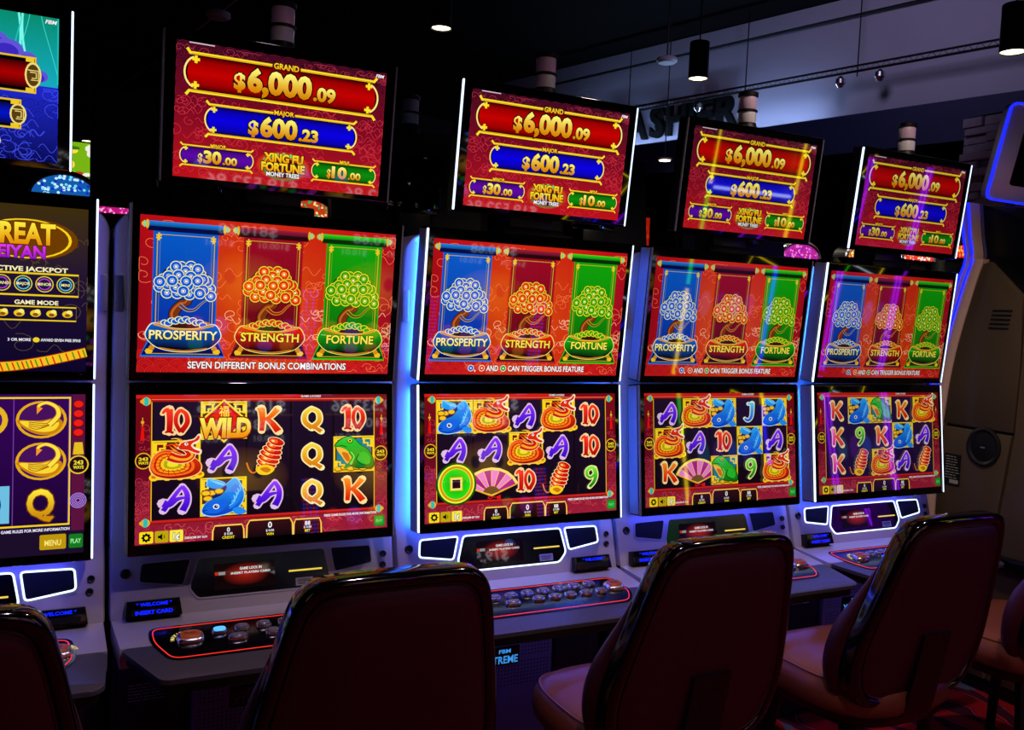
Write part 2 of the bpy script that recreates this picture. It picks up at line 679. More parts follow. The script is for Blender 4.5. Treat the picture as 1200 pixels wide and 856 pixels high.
def art_topper():
    a = Art()
    X0, X1, Y0, Y1 = -0.25, 0.25, 0.025, 0.332
    a.poly([(X0, Y0), (X1, Y0), (X1, 0.16), (X0, 0.16)], lambda x, y: (44, 8, 28) if y < 0.1 else (112, 6, 30))
    a.poly([(X0, 0.16), (X1, 0.16), (X1, Y1), (X0, Y1)], lambda x, y: (112, 6, 30) if y < 0.2 else (186, 16, 26))
    scallops(a, X0, X1, Y0, 0.30, (136, 22, 46), 0.017, 0.0007)
    swirls(a, X0, X1, 0.03, 0.06, (168, 44, 66), 26, 3, 0.012, 0.0013)
    swirls(a, X0, X1, 0.135, 0.33, (206, 44, 60), 95, 5, 0.016, 0.0013)
    plate(a, -0.226, 0.226, 0.044, 0.140, (196, 0, 0), (30, 0, 0))
    plate(a, -0.180, 0.180, 0.155, 0.232, (8, 0, 226), (8, 0, 40))
    plate(a, -0.234, -0.070, 0.255, 0.306, (92, 6, 168), (20, 0, 40), tip=0.006)
    plate(a, 0.076, 0.237, 0.258, 0.309, (8, 140, 10), (0, 30, 0), tip=0.006)
    a.rect(-0.034, 0.034, 0.044, 0.056, (90, 6, 26))
    a.text('GRAND', 0, 0.0495, 0.0125, YEL, width=0.060, off=0.03, line=0.06, lcol=(40, 0, 0), grad=(255, 180, 20))
    a.rect(-0.026, 0.026, 0.153, 0.163, (110, 6, 26))
    a.text('MAJOR', 0, 0.158, 0.010, YEL, width=0.048, off=0.03, line=0.06, lcol=(40, 0, 0), grad=(255, 180, 20))
    a.text('MINOR', -0.150, 0.2545, 0.008, YEL, width=0.036, off=0.03, line=0.06, lcol=(40, 0, 0), grad=(255, 170, 20))
    a.text('MINI', 0.156, 0.2575, 0.0075, YEL, width=0.024, off=0.03, line=0.06, lcol=(40, 0, 0), grad=(255, 170, 20))
    money(a, '6,000', '.09', -0.122, 0.064, 0.124, 0.091, 0.048, 0.030, 0.101)
    money(a, '600', '.23', -0.084, 0.034, 0.086, 0.195, 0.041, 0.026, 0.203)
    money(a, '30', '.00', -0.196, -0.142, -0.106, 0.281, 0.026, 0.016, 0.286)
    money(a, '10', '.00', 0.112, 0.164, 0.200, 0.284, 0.026, 0.016, 0.289)
    # round emblem with the game's name
    cx, cy = 0.004, 0.284
    a.radial(cx, cy, 0.066, 0.036, (255, 150, 30), (190, 24, 26))
    a.ring(cx, cy + 0.002, 0.046, 0.051, (30, 130, 70), 24, asp=0.62)
    for k in range(9):
        t = math.pi * (1.05 + 0.9 * k / 8)
        a.ell(cx + 0.050 * math.cos(t), cy + 0.002 + 0.031 * math.sin(t), 0.0055, 0.0045, (110, 220, 120), 8)
    a.ell(cx, cy + 0.004, 0.044, 0.024, (70, 12, 20))
    a.text('XING FU', cx, 0.2645, 0.0185, YEL, width=0.096, off=0.05, line=0.06, grad=(240, 150, 10))
    a.text('FORTUNE', cx, 0.2870, 0.0185, YEL, width=0.106, off=0.05, line=0.06, grad=(240, 150, 10))
    a.text('MONEY TREES', cx, 0.304, 0.0095, (245, 245, 250), width=0.080, off=0.03, line=0.05)
    a.text('FBM', 0.2325, 0.0345, 0.0072, (245, 235, 240), width=0.020, off=0.03, slant=0.25)
    a.line([(-0.223, 0.0275), (-0.167, 0.0275)], 0.0026, (210, 190, 200))
    return a


# coins of one tree crown, offsets from the crown's centre
COINS = [(-0.050, -0.008), (-0.058, 0.010), (-0.041, 0.024), (0.058, 0.010), (0.050, -0.008), (0.060, 0.028), (-0.030, -0.028),
         (0.034, -0.024), (-0.010, -0.040), (0.012, -0.042), (0.000, -0.030), (-0.022, -0.040), (0.028, -0.036), (-0.038, -0.016),
         (0.040, -0.012), (-0.018, 0.024), (0.010, 0.026), (-0.040, 0.004), (0.026, 0.012), (-0.022, 0.010), (0.006, 0.004), (0.042, 0.014),
         (-0.016, -0.020), (0.012, -0.018), (-0.030, -0.006), (0.028, -0.008), (0.002, -0.006), (-0.004, 0.018), (0.034, 0.022), (-0.058, -0.002)]


def coin(a, x, y, r, fill, ring, hole):
    a.ell(x, y, r * 1.08, r * 1.08, mix(fill, (0, 0, 0), 0.65), 12)
    a.ring(x, y, r * 0.84, r, ring, 14)
    a.ell(x, y, r * 0.80, r * 0.80, fill, 14)
    a.ring(x, y, r * 0.34, r * 0.42, ring, 8)
    a.rect(x - r * 0.18, x + r * 0.18, y - r * 0.18, y + r * 0.18, hole)


def scroll_tree(a, cx, word, main, dark, lite, ring, rod, wfac=1.0, txtcol=None, pot=None):
    hw = 0.072
    x0, x1 = cx - hw, cx + hw
    a.poly([(x0, 0.064), (x1, 0.064), (x1, 0.362), (x0, 0.362)], lambda x, y: main if y < 0.2 else dark)
    # fine pattern on the cloth
    a.next()
    for i in range(9):
        for j in range(9):
            a.ring(x0 + 0.012 + i * 0.015, 0.082 + j * 0.014, 0.0042, 0.0048, mix(main, lite, 0.16), 6, False)
    a.line([(x0, 0.064), (x0, 0.362)], 0.004, mix(main, lite, 0.35))
    a.line([(x1, 0.064), (x1, 0.362)], 0.004, mix(main, lite, 0.35))
    for sx in (-1, 1):
        a.line([(cx + sx * (hw - 0.007), 0.074), (cx + sx * (hw - 0.007), 0.355)], 0.0022, (206, 170, 40))
        a.line([(cx + sx * (hw - 0.013), 0.080), (cx + sx * (hw - 0.013), 0.355)], 0.0010, mix((206, 170, 40), main, 0.4))
        for oy in (0.0, 0.006):
            a.rect(cx + sx * (hw - 0.010) - 0.006, cx + sx * (hw - 0.010) + 0.006, 0.074 + oy, 0.0775 + oy, (240, 200, 40))
        a.rect(cx + sx * (hw - 0.010) - 0.002, cx + sx * (hw - 0.010) + 0.002, 0.070, 0.088, (240, 200, 40))
    a.line([(x0 + 0.008, 0.0735), (x1 - 0.008, 0.0735)], 0.0016, (206, 170, 40))
    # rod
    a.rect(cx - 0.086, cx + 0.086, 0.053, 0.066, mix(dark, (0, 0, 0), 0.55))
    a.poly([(cx - 0.086, 0.043), (cx + 0.086, 0.043), (cx + 0.086, 0.055), (cx - 0.086, 0.055)], lambda x, y: rod if y < 0.05 else mix(rod, (0, 0, 0), 0.45))
    for sx in (-1, 1):
        a.ell(cx + sx * 0.088, 0.051, 0.004, 0.011, (222, 180, 40), 10)
        a.ell(cx + sx * 0.094, 0.051, 0.004, 0.008, (130, 210, 160), 10)
        a.ell(cx + sx * 0.098, 0.051, 0.003, 0.005, (222, 180, 40), 8)
    # stand
    a.poly([(cx - 0.080, 0.318), (cx + 0.080, 0.318), (cx + 0.097, 0.366), (cx - 0.097, 0.366)], mix(dark, (0, 0, 0), 0.4))
    a.line([(cx - 0.076, 0.318), (cx - 0.097, 0.366), (cx + 0.097, 0.366), (cx + 0.076, 0.318)], 0.005, mix(rod, dark, 0.2))
    a.line([(cx - 0.066, 0.322), (cx - 0.084, 0.360), (cx + 0.084, 0.360), (cx + 0.066, 0.322)], 0.0018, (206, 170, 40))
    for sx in (-1, 1):
        a.ell(cx + sx * 0.078, 0.354, 0.009, 0.007, (240, 190, 30), 8)
        a.ell(cx + sx * 0.072, 0.346, 0.007, 0.006, (206, 140, 20), 8)
    # trunk
    tr = smooth([(cx - 0.014, 0.290), (cx - 0.024, 0.262), (cx - 0.008, 0.238), (cx + 0.008, 0.232), (cx + 0.014, 0.205)], 5, False)
    a.line(tr, 0.030, mix(dark, (0, 0, 0), 0.6), w1=0.014)
    a.line(tr, 0.026, (120, 50, 14), w1=0.010)
    a.line([(p[0] - 0.005, p[1]) for p in tr], 0.006, (196, 96, 30), w1=0.003)
    br = smooth([(cx - 0.010, 0.240), (cx + 0.006, 0.252), (cx + 0.024, 0.250), (cx + 0.038, 0.236), (cx + 0.050, 0.226)], 5, False)
    a.line(br, 0.010, mix(lite, ring, 0.5), w1=0.004)
    a.line(br, 0.006, (120, 50, 14), w1=0.002)
    # crown of coins
    a.blob([(cx - 0.062, 0.196), (cx - 0.050, 0.160), (cx - 0.020, 0.140), (cx + 0.020, 0.139), (cx + 0.052, 0.164), (cx + 0.064, 0.196), (cx + 0.060, 0.220), (cx + 0.02, 0.218), (cx - 0.02, 0.218), (cx - 0.052, 0.214)], mix(dark, (0, 0, 0), 0.6))
    for dx, dy in COINS:
        coin(a, cx + dx, 0.188 + dy, 0.0142, lite, ring, (255, 250, 200))
    # coins heaped in the bowl
    a.ell(cx, 0.288, 0.066, 0.014, (214, 130, 20), 24)
    a.ell(cx, 0.288, 0.058, 0.011, (60, 20, 5), 24)
    for k in range(12):
        x = cx - 0.044 + 0.008 * k
        y = 0.284 - 0.010 * math.sin(math.pi * k / 11) + (0.004 if k % 2 else 0)
        a.ell(x, y, 0.011, 0.008, mix(dark, (0, 0, 0), 0.5), 12)
        a.ring(x, y, 0.0078, 0.0105, ring, 12, asp=0.72)
        a.ell(x, y, 0.007, 0.005, lite, 10)
    # bowl
    pot = pot or main
    outl = [(cx - 0.068, 0.286), (cx - 0.084, 0.304), (cx - 0.084, 0.322), (cx - 0.062, 0.343), (cx - 0.03, 0.352), (cx, 0.354),
            (cx + 0.03, 0.352), (cx + 0.062, 0.343), (cx + 0.084, 0.322), (cx + 0.084, 0.304), (cx + 0.068, 0.286), (cx + 0.03, 0.296), (cx, 0.298), (cx - 0.03, 0.296)]
    a.blob([(cx + (x - cx) * 1.025, 0.32 + (y - 0.32) * 1.05) for x, y in outl], mix(ring, (255, 255, 255), 0.3))
    a.blob(outl, lambda x, y: mix(pot, (4, 2, 8), (y - 0.308) / 0.035))
    a.line(smooth([(cx - 0.070, 0.288), (cx - 0.03, 0.298), (cx, 0.300), (cx + 0.03, 0.298), (cx + 0.070, 0.288)], 4, False), 0.0042, (226, 150, 20))
    a.line(smooth([(cx - 0.056, 0.345), (cx, 0.352), (cx + 0.056, 0.345)], 4, False), 0.0030, (206, 120, 20))
    a.line(smooth([(cx - 0.078, 0.302), (cx - 0.05, 0.304), (cx, 0.306)], 4, False), 0.0022, mix(pot, (255, 255, 255), 0.5))
    a.text(word, cx, 0.3135, 0.0205, txtcol or (250, 244, 190), width=0.158 * wfac, off=0.025, line=0.045, lcol=mix(dark, (0, 0, 0), 0.5), grad=(250, 226, 90))


def art_upper(caption):
    a = Art()
    X0, X1, Y0, Y1 = -0.315, 0.315, 0.030, 0.406
    cxs = [X0, -0.20, -0.11, 0.0, 0.11, 0.20, X1]
    cc = [(150, 8, 24), (180, 16, 22), (206, 64, 10), (214, 80, 8), (204, 56, 14), (190, 20, 24), (150, 8, 30)]
    a.next()
    for i in range(6):
        for ya, yb, fa, fb in ((Y0, 0.14, 0.62, 0.1), (0.14, 0.27, 0.1, 0.05), (0.27, Y1, 0.05, 0.45)):
            q = {cxs[i]: cc[i], cxs[i + 1]: cc[i + 1]}
            a.poly([(cxs[i], ya), (cxs[i + 1], ya), (cxs[i + 1], yb), (cxs[i], yb)],
                   lambda x, y, q=q, ya=ya, fa=fa, fb=fb: mix(q[x], (200, 14, 16), fa if y == ya else fb), False)
    swirls(a, X0, X1, 0.04, 0.40, (250, 116, 66), 90, 11, 0.022, 0.0013)
    swirls(a, X0, X1, 0.24, 0.33, (255, 190, 150), 28, 12, 0.018, 0.0014)
    scallops(a, X0, X1, 0.352, Y1, (235, 60, 40), 0.018, 0.0006)
    scroll_tree(a, -0.211, 'PROSPERITY', (4, 88, 196), (6, 20, 150), (10, 84, 220), (236, 244, 200), (20, 132, 232), 1.0)
    scroll_tree(a, -0.004, 'STRENGTH', (150, 6, 34), (84, 6, 12), (226, 40, 10), (250, 216, 60), (150, 26, 60), 0.92, (250, 226, 40), (216, 26, 10))
    scroll_tree(a, 0.203, 'FORTUNE', (12, 160, 8), (6, 96, 6), (20, 156, 10), (236, 236, 40), (40, 216, 24), 0.80, (250, 236, 60), (16, 160, 12))
    if caption:
        a.text('SEVEN DIFFERENT BONUS COMBINATIONS', -0.003, 0.3855, 0.0165, (250, 250, 250), width=0.396, off=0.02, line=0.05, lcol=(60, 0, 10))
    else:
        for k, (x, c) in enumerate(((-0.182, (20, 90, 220)), (-0.148, (226, 50, 10)), (-0.080, (30, 160, 20)))):
            a.ell(x, 0.3855, 0.0095, 0.0095, (240, 240, 220), 14)
            a.ell(x, 0.3855, 0.0078, 0.0078, c, 14)
            a.rect(x - 0.0022, x + 0.0022, 0.3833, 0.3877, (255, 245, 200))
        a.text(',', -0.169, 0.3855, 0.016, (250, 250, 250), off=0.02)
        a.text('AND', -0.115, 0.3855, 0.0155, (250, 250, 250), width=0.038, off=0.02, line=0.05, lcol=(60, 0, 10))
        a.text('CAN TRIGGER BONUS FEATURE', 0.063, 0.3855, 0.0155, (250, 250, 250), width=0.256, off=0.02, line=0.05, lcol=(60, 0, 10))
    return a


# ---- reel symbols, each drawn in a unit cell (x right, y up, -0.5..0.5)
BRUSH = {
    'A': [([(-0.30, -0.34), (-0.14, -0.08), (0.06, 0.24), (0.16, 0.36)], 0.12, 0.07), ([(0.14, 0.36), (0.25, 0.14), (0.25, -0.12), (0.15, -0.36)], 0.09, 0.16), ([(-0.30, -0.12), (-0.16, -0.16), (0.02, -0.02), (0.20, 0.02)], 0.20, 0.06)],
    '1': [([(-0.33, 0.22), (-0.26, 0.32), (-0.18, 0.33)], 0.05, 0.12), ([(-0.17, 0.35), (-0.155, 0.05), (-0.17, -0.33)], 0.15, 0.12), ([(-0.27, -0.33), (-0.17, -0.31), (-0.07, -0.35)], 0.05, 0.07)],
    '0': [([(0.10, 0.33), (0.00, 0.18), (-0.01, -0.08), (0.10, -0.33)], 0.09, 0.09), ([(0.08, 0.33), (0.22, 0.20), (0.25, -0.06), (0.10, -0.33)], 0.08, 0.13)],
    'K': [([(-0.20, 0.34), (-0.17, 0.05), (-0.19, -0.34)], 0.16, 0.11), ([(0.22, 0.32), (0.04, 0.10), (-0.14, -0.02)], 0.15, 0.07), ([(-0.06, 0.04), (0.08, -0.12), (0.24, -0.36)], 0.10, 0.17), ([(-0.30, 0.33), (-0.16, 0.33)], 0.05, 0.09)],
    'Q': [([(-0.02, 0.33), (-0.19, 0.16), (-0.19, -0.10), (0.00, -0.28)], 0.09, 0.13), ([(-0.03, 0.33), (0.16, 0.20), (0.18, -0.08), (-0.02, -0.28)], 0.08, 0.13), ([(-0.06, -0.20), (0.08, -0.28), (0.24, -0.40)], 0.06, 0.11)],
    'J': [([(-0.04, 0.33), (0.10, 0.33), (0.20, 0.34)], 0.08, 0.05), ([(0.14, 0.34), (0.13, 0.02), (0.08, -0.22), (-0.06, -0.34), (-0.20, -0.26)], 0.14, 0.07)],
    '9': [([(0.14, 0.26), (0.02, 0.34), (-0.14, 0.24), (-0.14, 0.06), (-0.02, -0.02), (0.12, 0.08)], 0.10, 0.07), ([(0.12, 0.30), (0.17, 0.06), (0.10, -0.18), (-0.06, -0.36)], 0.13, 0.09)],
}


def letter(a, ch, c1, c2, rim):
    """brush-drawn figure: each stroke swells or thins along its length"""
    st = []
    for k in ch:
        st += BRUSH[k]
    st = [(smooth(p, 5, False), w0 * 1.1, w1 * 1.1) for p, w0, w1 in st]
    for p, w0, w1 in st:
        a.line(p, w0 + 0.075, rim, w1=w1 + 0.075)
        a.ell(p[0][0], p[0][1], (w0 + 0.075) / 2, (w0 + 0.075) / 2, rim, 8)
        a.ell(p[-1][0], p[-1][1], (w1 + 0.075) / 2, (w1 + 0.075) / 2, rim, 8)
    a.next()
    for p, w0, w1 in st:
        a.line(p, w0, lambda x, y: mix(c2, c1, (y + 0.35) / 0.7), w1=w1)


def fret(a, bg):
    a.rect(-0.50, 0.50, -0.50, 0.50, (250, 210, 30))
    a.rect(-0.46, 0.46, -0.46, 0.46, (90, 40, 6))
    a.rect(-0.42, 0.42, -0.42, 0.42, bg)
    for sx in (-1, 1):
        for sy in (-1, 1):
            a.next()
            for (x0, x1, y0, y1) in ((0.20, 0.46, 0.40, 0.45), (0.40, 0.46, 0.18, 0.45), (0.22, 0.27, 0.28, 0.45), (0.22, 0.36, 0.28, 0.32), (0.32, 0.36, 0.20, 0.32), (0.32, 0.46, 0.20, 0.24)):
                a.rect(sx * x0, sx * x1, sy * y0, sy * y1, (250, 214, 30), False)


def sym_dragon(a):
    fret(a, (120, 8, 4))
    for k in range(8):
        a.ell(-0.46 + 0.135 * k, -0.44 + 0.04 * (k % 2), 0.10, 0.09, (255, 206, 30), 10)
        a.ell(-0.46 + 0.135 * k, -0.42 + 0.04 * (k % 2), 0.055, 0.045, (220, 110, 10), 8)
    coil = [(-0.52, -0.06), (-0.44, 0.14), (-0.26, 0.25), (-0.04, 0.22), (0.16, 0.12), (0.36, 0.04), (0.50, -0.12), (0.48, -0.32), (0.28, -0.44), (-0.10, -0.48), (-0.40, -0.40), (-0.52, -0.24)]
    a.blob([(x * 1.05, y * 1.05) for x, y in coil], (255, 200, 110))
    a.blob(coil, lambda x, y: mix((150, 10, 4), (236, 60, 14), (y + 0.5) * 1.4))
    # bands of scales round the coil
    for q, c in ((0.86, (250, 110, 20)), (0.74, (200, 24, 6)), (0.66, (252, 150, 24)), (0.54, (214, 60, 6)), (0.48, (250, 206, 30)), (0.36, (180, 170, 16)), (0.22, (246, 226, 40))):
        a.blob([(-0.08 + (x + 0.02) * q, -0.10 + (y + 0.11) * q) for x, y in coil], c)
    for k in range(16):
        t = 0.4 + k * 0.36
        a.line([(-0.08 + 0.24 * math.cos(t), -0.10 + 0.16 * math.sin(t)), (-0.06 + 0.44 * math.cos(t + 0.12), -0.10 + 0.31 * math.sin(t + 0.12))], 0.018, (170, 20, 4), w1=0.006)
    # neck rising to the upper right, then the head with open jaws
    nk = smooth([(-0.16, 0.10), (0.02, 0.02), (0.20, 0.02), (0.30, 0.12), (0.24, 0.24), (0.14, 0.32)], 5, False)
    a.line(nk, 0.26, (255, 216, 140), w1=0.17)
    a.line(nk, 0.22, (206, 24, 8), w1=0.14)
    a.line([(x + 0.025, y - 0.01) for x, y in nk], 0.07, (252, 170, 40), w1=0.04)
    for k in range(5):
        x, y = -0.06 + 0.05 * k, 0.24 + 0.05 * k
        a.poly([(x, y), (x + 0.09, y - 0.02), (x - 0.10, y + 0.13)], (255, 150, 30))
    a.blob([(0.02, 0.28), (0.08, 0.44), (0.22, 0.50), (0.36, 0.54), (0.46, 0.66), (0.52, 0.60), (0.46, 0.46), (0.34, 0.38), (0.40, 0.30), (0.52, 0.24), (0.50, 0.12), (0.38, 0.14), (0.24, 0.22)], (255, 224, 180))
    a.blob([(0.05, 0.28), (0.10, 0.42), (0.23, 0.47), (0.37, 0.51), (0.45, 0.61), (0.48, 0.57), (0.43, 0.47), (0.30, 0.38), (0.36, 0.27), (0.48, 0.21), (0.46, 0.15), (0.38, 0.17), (0.24, 0.24)], (220, 40, 14))
    for k in range(4):
        a.poly([(0.33 + 0.035 * k, 0.42 + 0.02 * k), (0.36 + 0.035 * k, 0.44 + 0.02 * k), (0.36 + 0.03 * k, 0.36 + 0.02 * k)], (255, 250, 240))
        a.poly([(0.36 + 0.03 * k, 0.27 - 0.015 * k), (0.39 + 0.03 * k, 0.25 - 0.015 * k), (0.385 + 0.03 * k, 0.32 - 0.015 * k)], (255, 250, 240))
    a.ell(0.20, 0.40, 0.04, 0.04, (255, 250, 240), 8)
    a.ell(0.205, 0.405, 0.02, 0.02, (10, 5, 5), 8)
    a.line(smooth([(0.10, 0.42), (0.02, 0.54), (-0.12, 0.54)], 4, False), 0.05, (255, 190, 60), w1=0.012)
    a.line(smooth([(0.06, 0.34), (-0.10, 0.40), (-0.26, 0.34)], 4, False), 0.05, (230, 70, 20), w1=0.012)


def sym_fish(a):
    fret(a, (14, 30, 96))
    for x, y in ((-0.34, -0.04), (-0.26, 0.10), (-0.38, 0.10), (0.36, -0.10), (0.40, 0.06), (0.34, -0.34), (-0.10, 0.14)):
        a.ell(x, y, 0.11, 0.08, (140, 80, 6), 10)
        a.ell(x, y, 0.09, 0.06, (250, 196, 30), 10)
    body = [(-0.46, -0.34), (-0.34, -0.12), (-0.06, 0.02), (0.06, 0.20), (0.02, 0.34), (-0.14, 0.42), (-0.34, 0.46), (-0.20, 0.30), (-0.36, 0.28), (-0.08, 0.20), (0.22, 0.46), (0.36, 0.30), (0.44, 0.02), (0.36, -0.24), (0.16, -0.42), (-0.16, -0.50), (-0.38, -0.46)]
    a.blob([(x * 1.05, y * 1.05) for x, y in body], (150, 220, 255))
    a.blob(body, lambda x, y: mix((6, 60, 190), (40, 170, 250), (y + 0.5) * 1.1))
    a.blob([(0.10, 0.06), (0.24, 0.30), (0.34, 0.22), (0.38, 0.02), (0.30, -0.20), (0.12, -0.34), (0.18, -0.12)], (30, 130, 236))
    a.blob([(-0.40, -0.34), (-0.24, -0.16), (0.02, -0.08), (0.06, -0.26), (-0.10, -0.42), (-0.32, -0.42)], (20, 100, 226))
    for k in range(4):
        a.line(smooth([(0.12 + 0.05 * k, -0.26 + 0.10 * k), (0.24 + 0.04 * k, -0.14 + 0.10 * k), (0.22 + 0.04 * k, 0.02 + 0.09 * k)], 4, False), 0.02, (120, 210, 255))
    a.blob([(0.20, -0.34), (0.36, -0.30), (0.50, -0.44), (0.36, -0.50), (0.24, -0.46)], (30, 140, 240))
    a.blob([(-0.30, 0.44), (-0.16, 0.40), (-0.02, 0.34), (0.02, 0.28), (-0.12, 0.32)], (120, 210, 255))
    a.ell(-0.16, -0.26, 0.07, 0.07, (230, 246, 255), 10)
    a.ell(-0.16, -0.26, 0.045, 0.045, (6, 20, 60), 10)
    a.ell(-0.145, -0.245, 0.015, 0.015, (255, 255, 255), 6)
    a.line([(-0.44, -0.36), (-0.34, -0.34)], 0.02, (6, 20, 90))


def sym_frog(a):
    fret(a, (20, 130, 140))
    for k in range(6):
        a.ell(-0.38 + 0.15 * k, -0.42 + 0.03 * (k % 2), 0.11, 0.07, (150, 80, 6), 10)
        a.ell(-0.38 + 0.15 * k, -0.41 + 0.03 * (k % 2), 0.09, 0.05, (250, 196, 30), 10)
    body = [(-0.44, 0.28), (-0.30, 0.42), (-0.12, 0.48), (0.02, 0.40), (0.16, 0.24), (0.34, 0.10), (0.46, -0.14), (0.46, -0.38), (0.20, -0.40), (0.02, -0.38), (-0.10, -0.28), (-0.20, -0.04), (-0.30, 0.12), (-0.44, 0.18)]
    a.blob([(x * 1.05, y * 1.05) for x, y in body], (6, 50, 10))
    a.blob(body, lambda x, y: mix((4, 110, 20), (60, 226, 50), (y + 0.4)))
    a.blob([(-0.42, 0.20), (-0.26, 0.16), (-0.14, 0.06), (-0.02, -0.14), (-0.06, -0.30), (-0.18, -0.26), (-0.30, -0.06), (-0.40, 0.10)], (250, 190, 60))
    a.blob([(-0.30, 0.04), (-0.16, 0.02), (-0.10, -0.16), (-0.18, -0.20)], (214, 110, 20))
    a.blob([(0.10, 0.02), (0.28, 0.04), (0.40, -0.12), (0.36, -0.30), (0.14, -0.26), (0.06, -0.12)], (40, 190, 40))
    a.line(smooth([(0.12, 0.00), (0.06, -0.16), (0.16, -0.28), (0.30, -0.34)], 4, False), 0.03, (4, 80, 14))
    a.line(smooth([(-0.10, 0.06), (-0.02, -0.10), (-0.12, -0.28), (-0.24, -0.40)], 4, False), 0.10, (30, 150, 30), w1=0.06)
    a.line(smooth([(-0.08, 0.06), (0.00, -0.10), (-0.10, -0.28)], 4, False), 0.03, (120, 240, 90))
    a.ell(-0.10, 0.36, 0.08, 0.07, (20, 120, 20), 10)
    a.ell(-0.10, 0.37, 0.055, 0.05, (240, 226, 60), 10)
    a.ell(-0.10, 0.37, 0.028, 0.03, (10, 5, 5), 8)
    a.line([(-0.44, 0.22), (-0.30, 0.24), (-0.18, 0.20)], 0.02, (6, 60, 10))


def sym_cracker(a):
    a.line(smooth([(-0.20, -0.30), (-0.34, -0.42), (-0.44, -0.34), (-0.50, -0.14)], 4, False), 0.035, (230, 120, 20))
    for k in range(7):
        t = k / 6
        x, y = -0.10 + 0.26 * t, -0.30 + 0.70 * t
        r = 0.16 + 0.055 * math.sin(math.pi * min(1, t * 1.2))
        a.ell(x, y, r * 1.28, 0.115, (255, 236, 170), 14, rot=-0.42)
        a.ell(x, y, r * 1.18, 0.100, (206, 16, 6), 14, rot=-0.42)
        a.ell(x - 0.05, y + 0.015, r * 0.62, 0.055, (250, 96, 20), 12, rot=-0.42)
        a.ell(x - 0.07, y + 0.02, r * 0.26, 0.026, (255, 220, 120), 8, rot=-0.42)
    a.blob([(-0.30, -0.30), (-0.14, -0.22), (0.06, -0.26), (0.12, -0.36), (-0.02, -0.48), (-0.22, -0.46)], (250, 206, 30))
    a.blob([(-0.20, -0.32), (-0.06, -0.28), (0.04, -0.36), (-0.06, -0.43)], (206, 120, 10))


def sym_fan(a):
    n = 8
    cx, cy = 0.0, -0.38
    a0, a1 = 158, 22

    def pt(i, r):
        t = math.radians(a0 + (a1 - a0) * i / n)
        return (cx + r * 1.0 * math.cos(t), cy + r * 0.98 * math.sin(t))
    a.poly([pt(i, 0.84) for i in range(n + 1)] + [(cx, cy - 0.05)], (255, 226, 110))
    for i in range(n):
        c = (176, 30, 140) if i % 2 else (236, 130, 206)
        a.poly([pt(i, 0.76), pt(i + 1, 0.76), pt(i + 1, 0.24), pt(i, 0.24)], c)
    for i in range(n + 1):
        a.line([pt(i, 0.10), pt(i, 0.82)], 0.02, (250, 200, 60))
    a.poly([pt(i, 0.26) for i in range(n + 1)] + [(cx, cy)], (120, 80, 30))
    a.line([pt(0, 0.84), (cx, cy - 0.04), pt(n, 0.84)], 0.04, (240, 170, 30))
    a.line(smooth([(0.0, -0.40), (-0.10, -0.47), (-0.04, -0.50), (0.06, -0.46), (0.16, -0.48)], 4, False), 0.025, (226, 20, 20))
    a.poly([(0.14, -0.44), (0.26, -0.40), (0.26, -0.52), (0.16, -0.52)], (226, 20, 20))


def sym_coin(a):
    a.radial(0, 0, 0.56, 0.64, (60, 255, 40), (10, 60, 4), 24)
    a.ell(0, 0, 0.50, 0.575, (246, 250, 60), 28)
    a.ell(0, 0, 0.46, 0.53, (214, 150, 10), 28)
    a.ell(0, 0, 0.40, 0.46, (250, 230, 80), 28)
    a.radial(0, 0, 0.385, 0.445, (10, 150, 6), (40, 226, 20), 28)
    a.poly([(-0.17, -0.20), (0.17, -0.20), (0.17, 0.20), (-0.17, 0.20)], (250, 200, 30))
    a.rect(-0.14, 0.14, -0.165, 0.165, (255, 244, 150))
    a.rect(-0.11, 0.11, -0.13, 0.13, (40, 6, 20))


def sym_wild(a):
    fret(a, (40, 10, 30))
    a.poly([(0, 0.56), (0.50, 0.02), (0.0, -0.60), (-0.50, 0.02)], (250, 216, 60))
    a.poly([(0, 0.50), (0.44, 0.02), (0.0, -0.53), (-0.44, 0.02)], (190, 10, 8))
    a.poly([(0, 0.40), (0.36, 0.02), (0.0, -0.42), (-0.36, 0.02)], (230, 30, 16))
    a.text('\u798f', 0, 0.22, 0.22, (250, 226, 60), width=0.22, off=0.01, up=True)
    a.text('WILD', 0.02, -0.20, 0.46, (255, 246, 90), width=1.12, off=0.055, line=0.05, lcol=(120, 20, 4), slant=0.06, grad=(240, 140, 10), up=True)


LET = {'10': ((255, 60, 40), (180, 4, 4), (255, 214, 150)), 'K': ((255, 150, 30), (220, 16, 10), (255, 224, 150)), 'Q': ((255, 220, 60), (220, 120, 10), (255, 240, 170)),
       'A': ((140, 50, 255), (60, 6, 200), (226, 190, 226)), 'J': ((90, 210, 255), (20, 90, 220), (226, 236, 220)), '9': ((130, 240, 60), (6, 120, 10), (240, 240, 150))}


def sym(a, k, col, row, cw=0.1115, ch=0.0945):
    x, y = (col - 2) * cw, 0.094 + row * ch
    a.push(x, y, cw, ch)
    if k in LET:
        a.push(0, 0, 0.88, -0.88)
        letter(a, k, *LET[k])
        a.pop()
    else:
        {'dragon': sym_dragon, 'fish': sym_fish, 'frog': sym_frog, 'cracker': sym_cracker, 'fan': sym_fan, 'coin': sym_coin, 'wild': sym_wild}[k](a)
    a.pop()


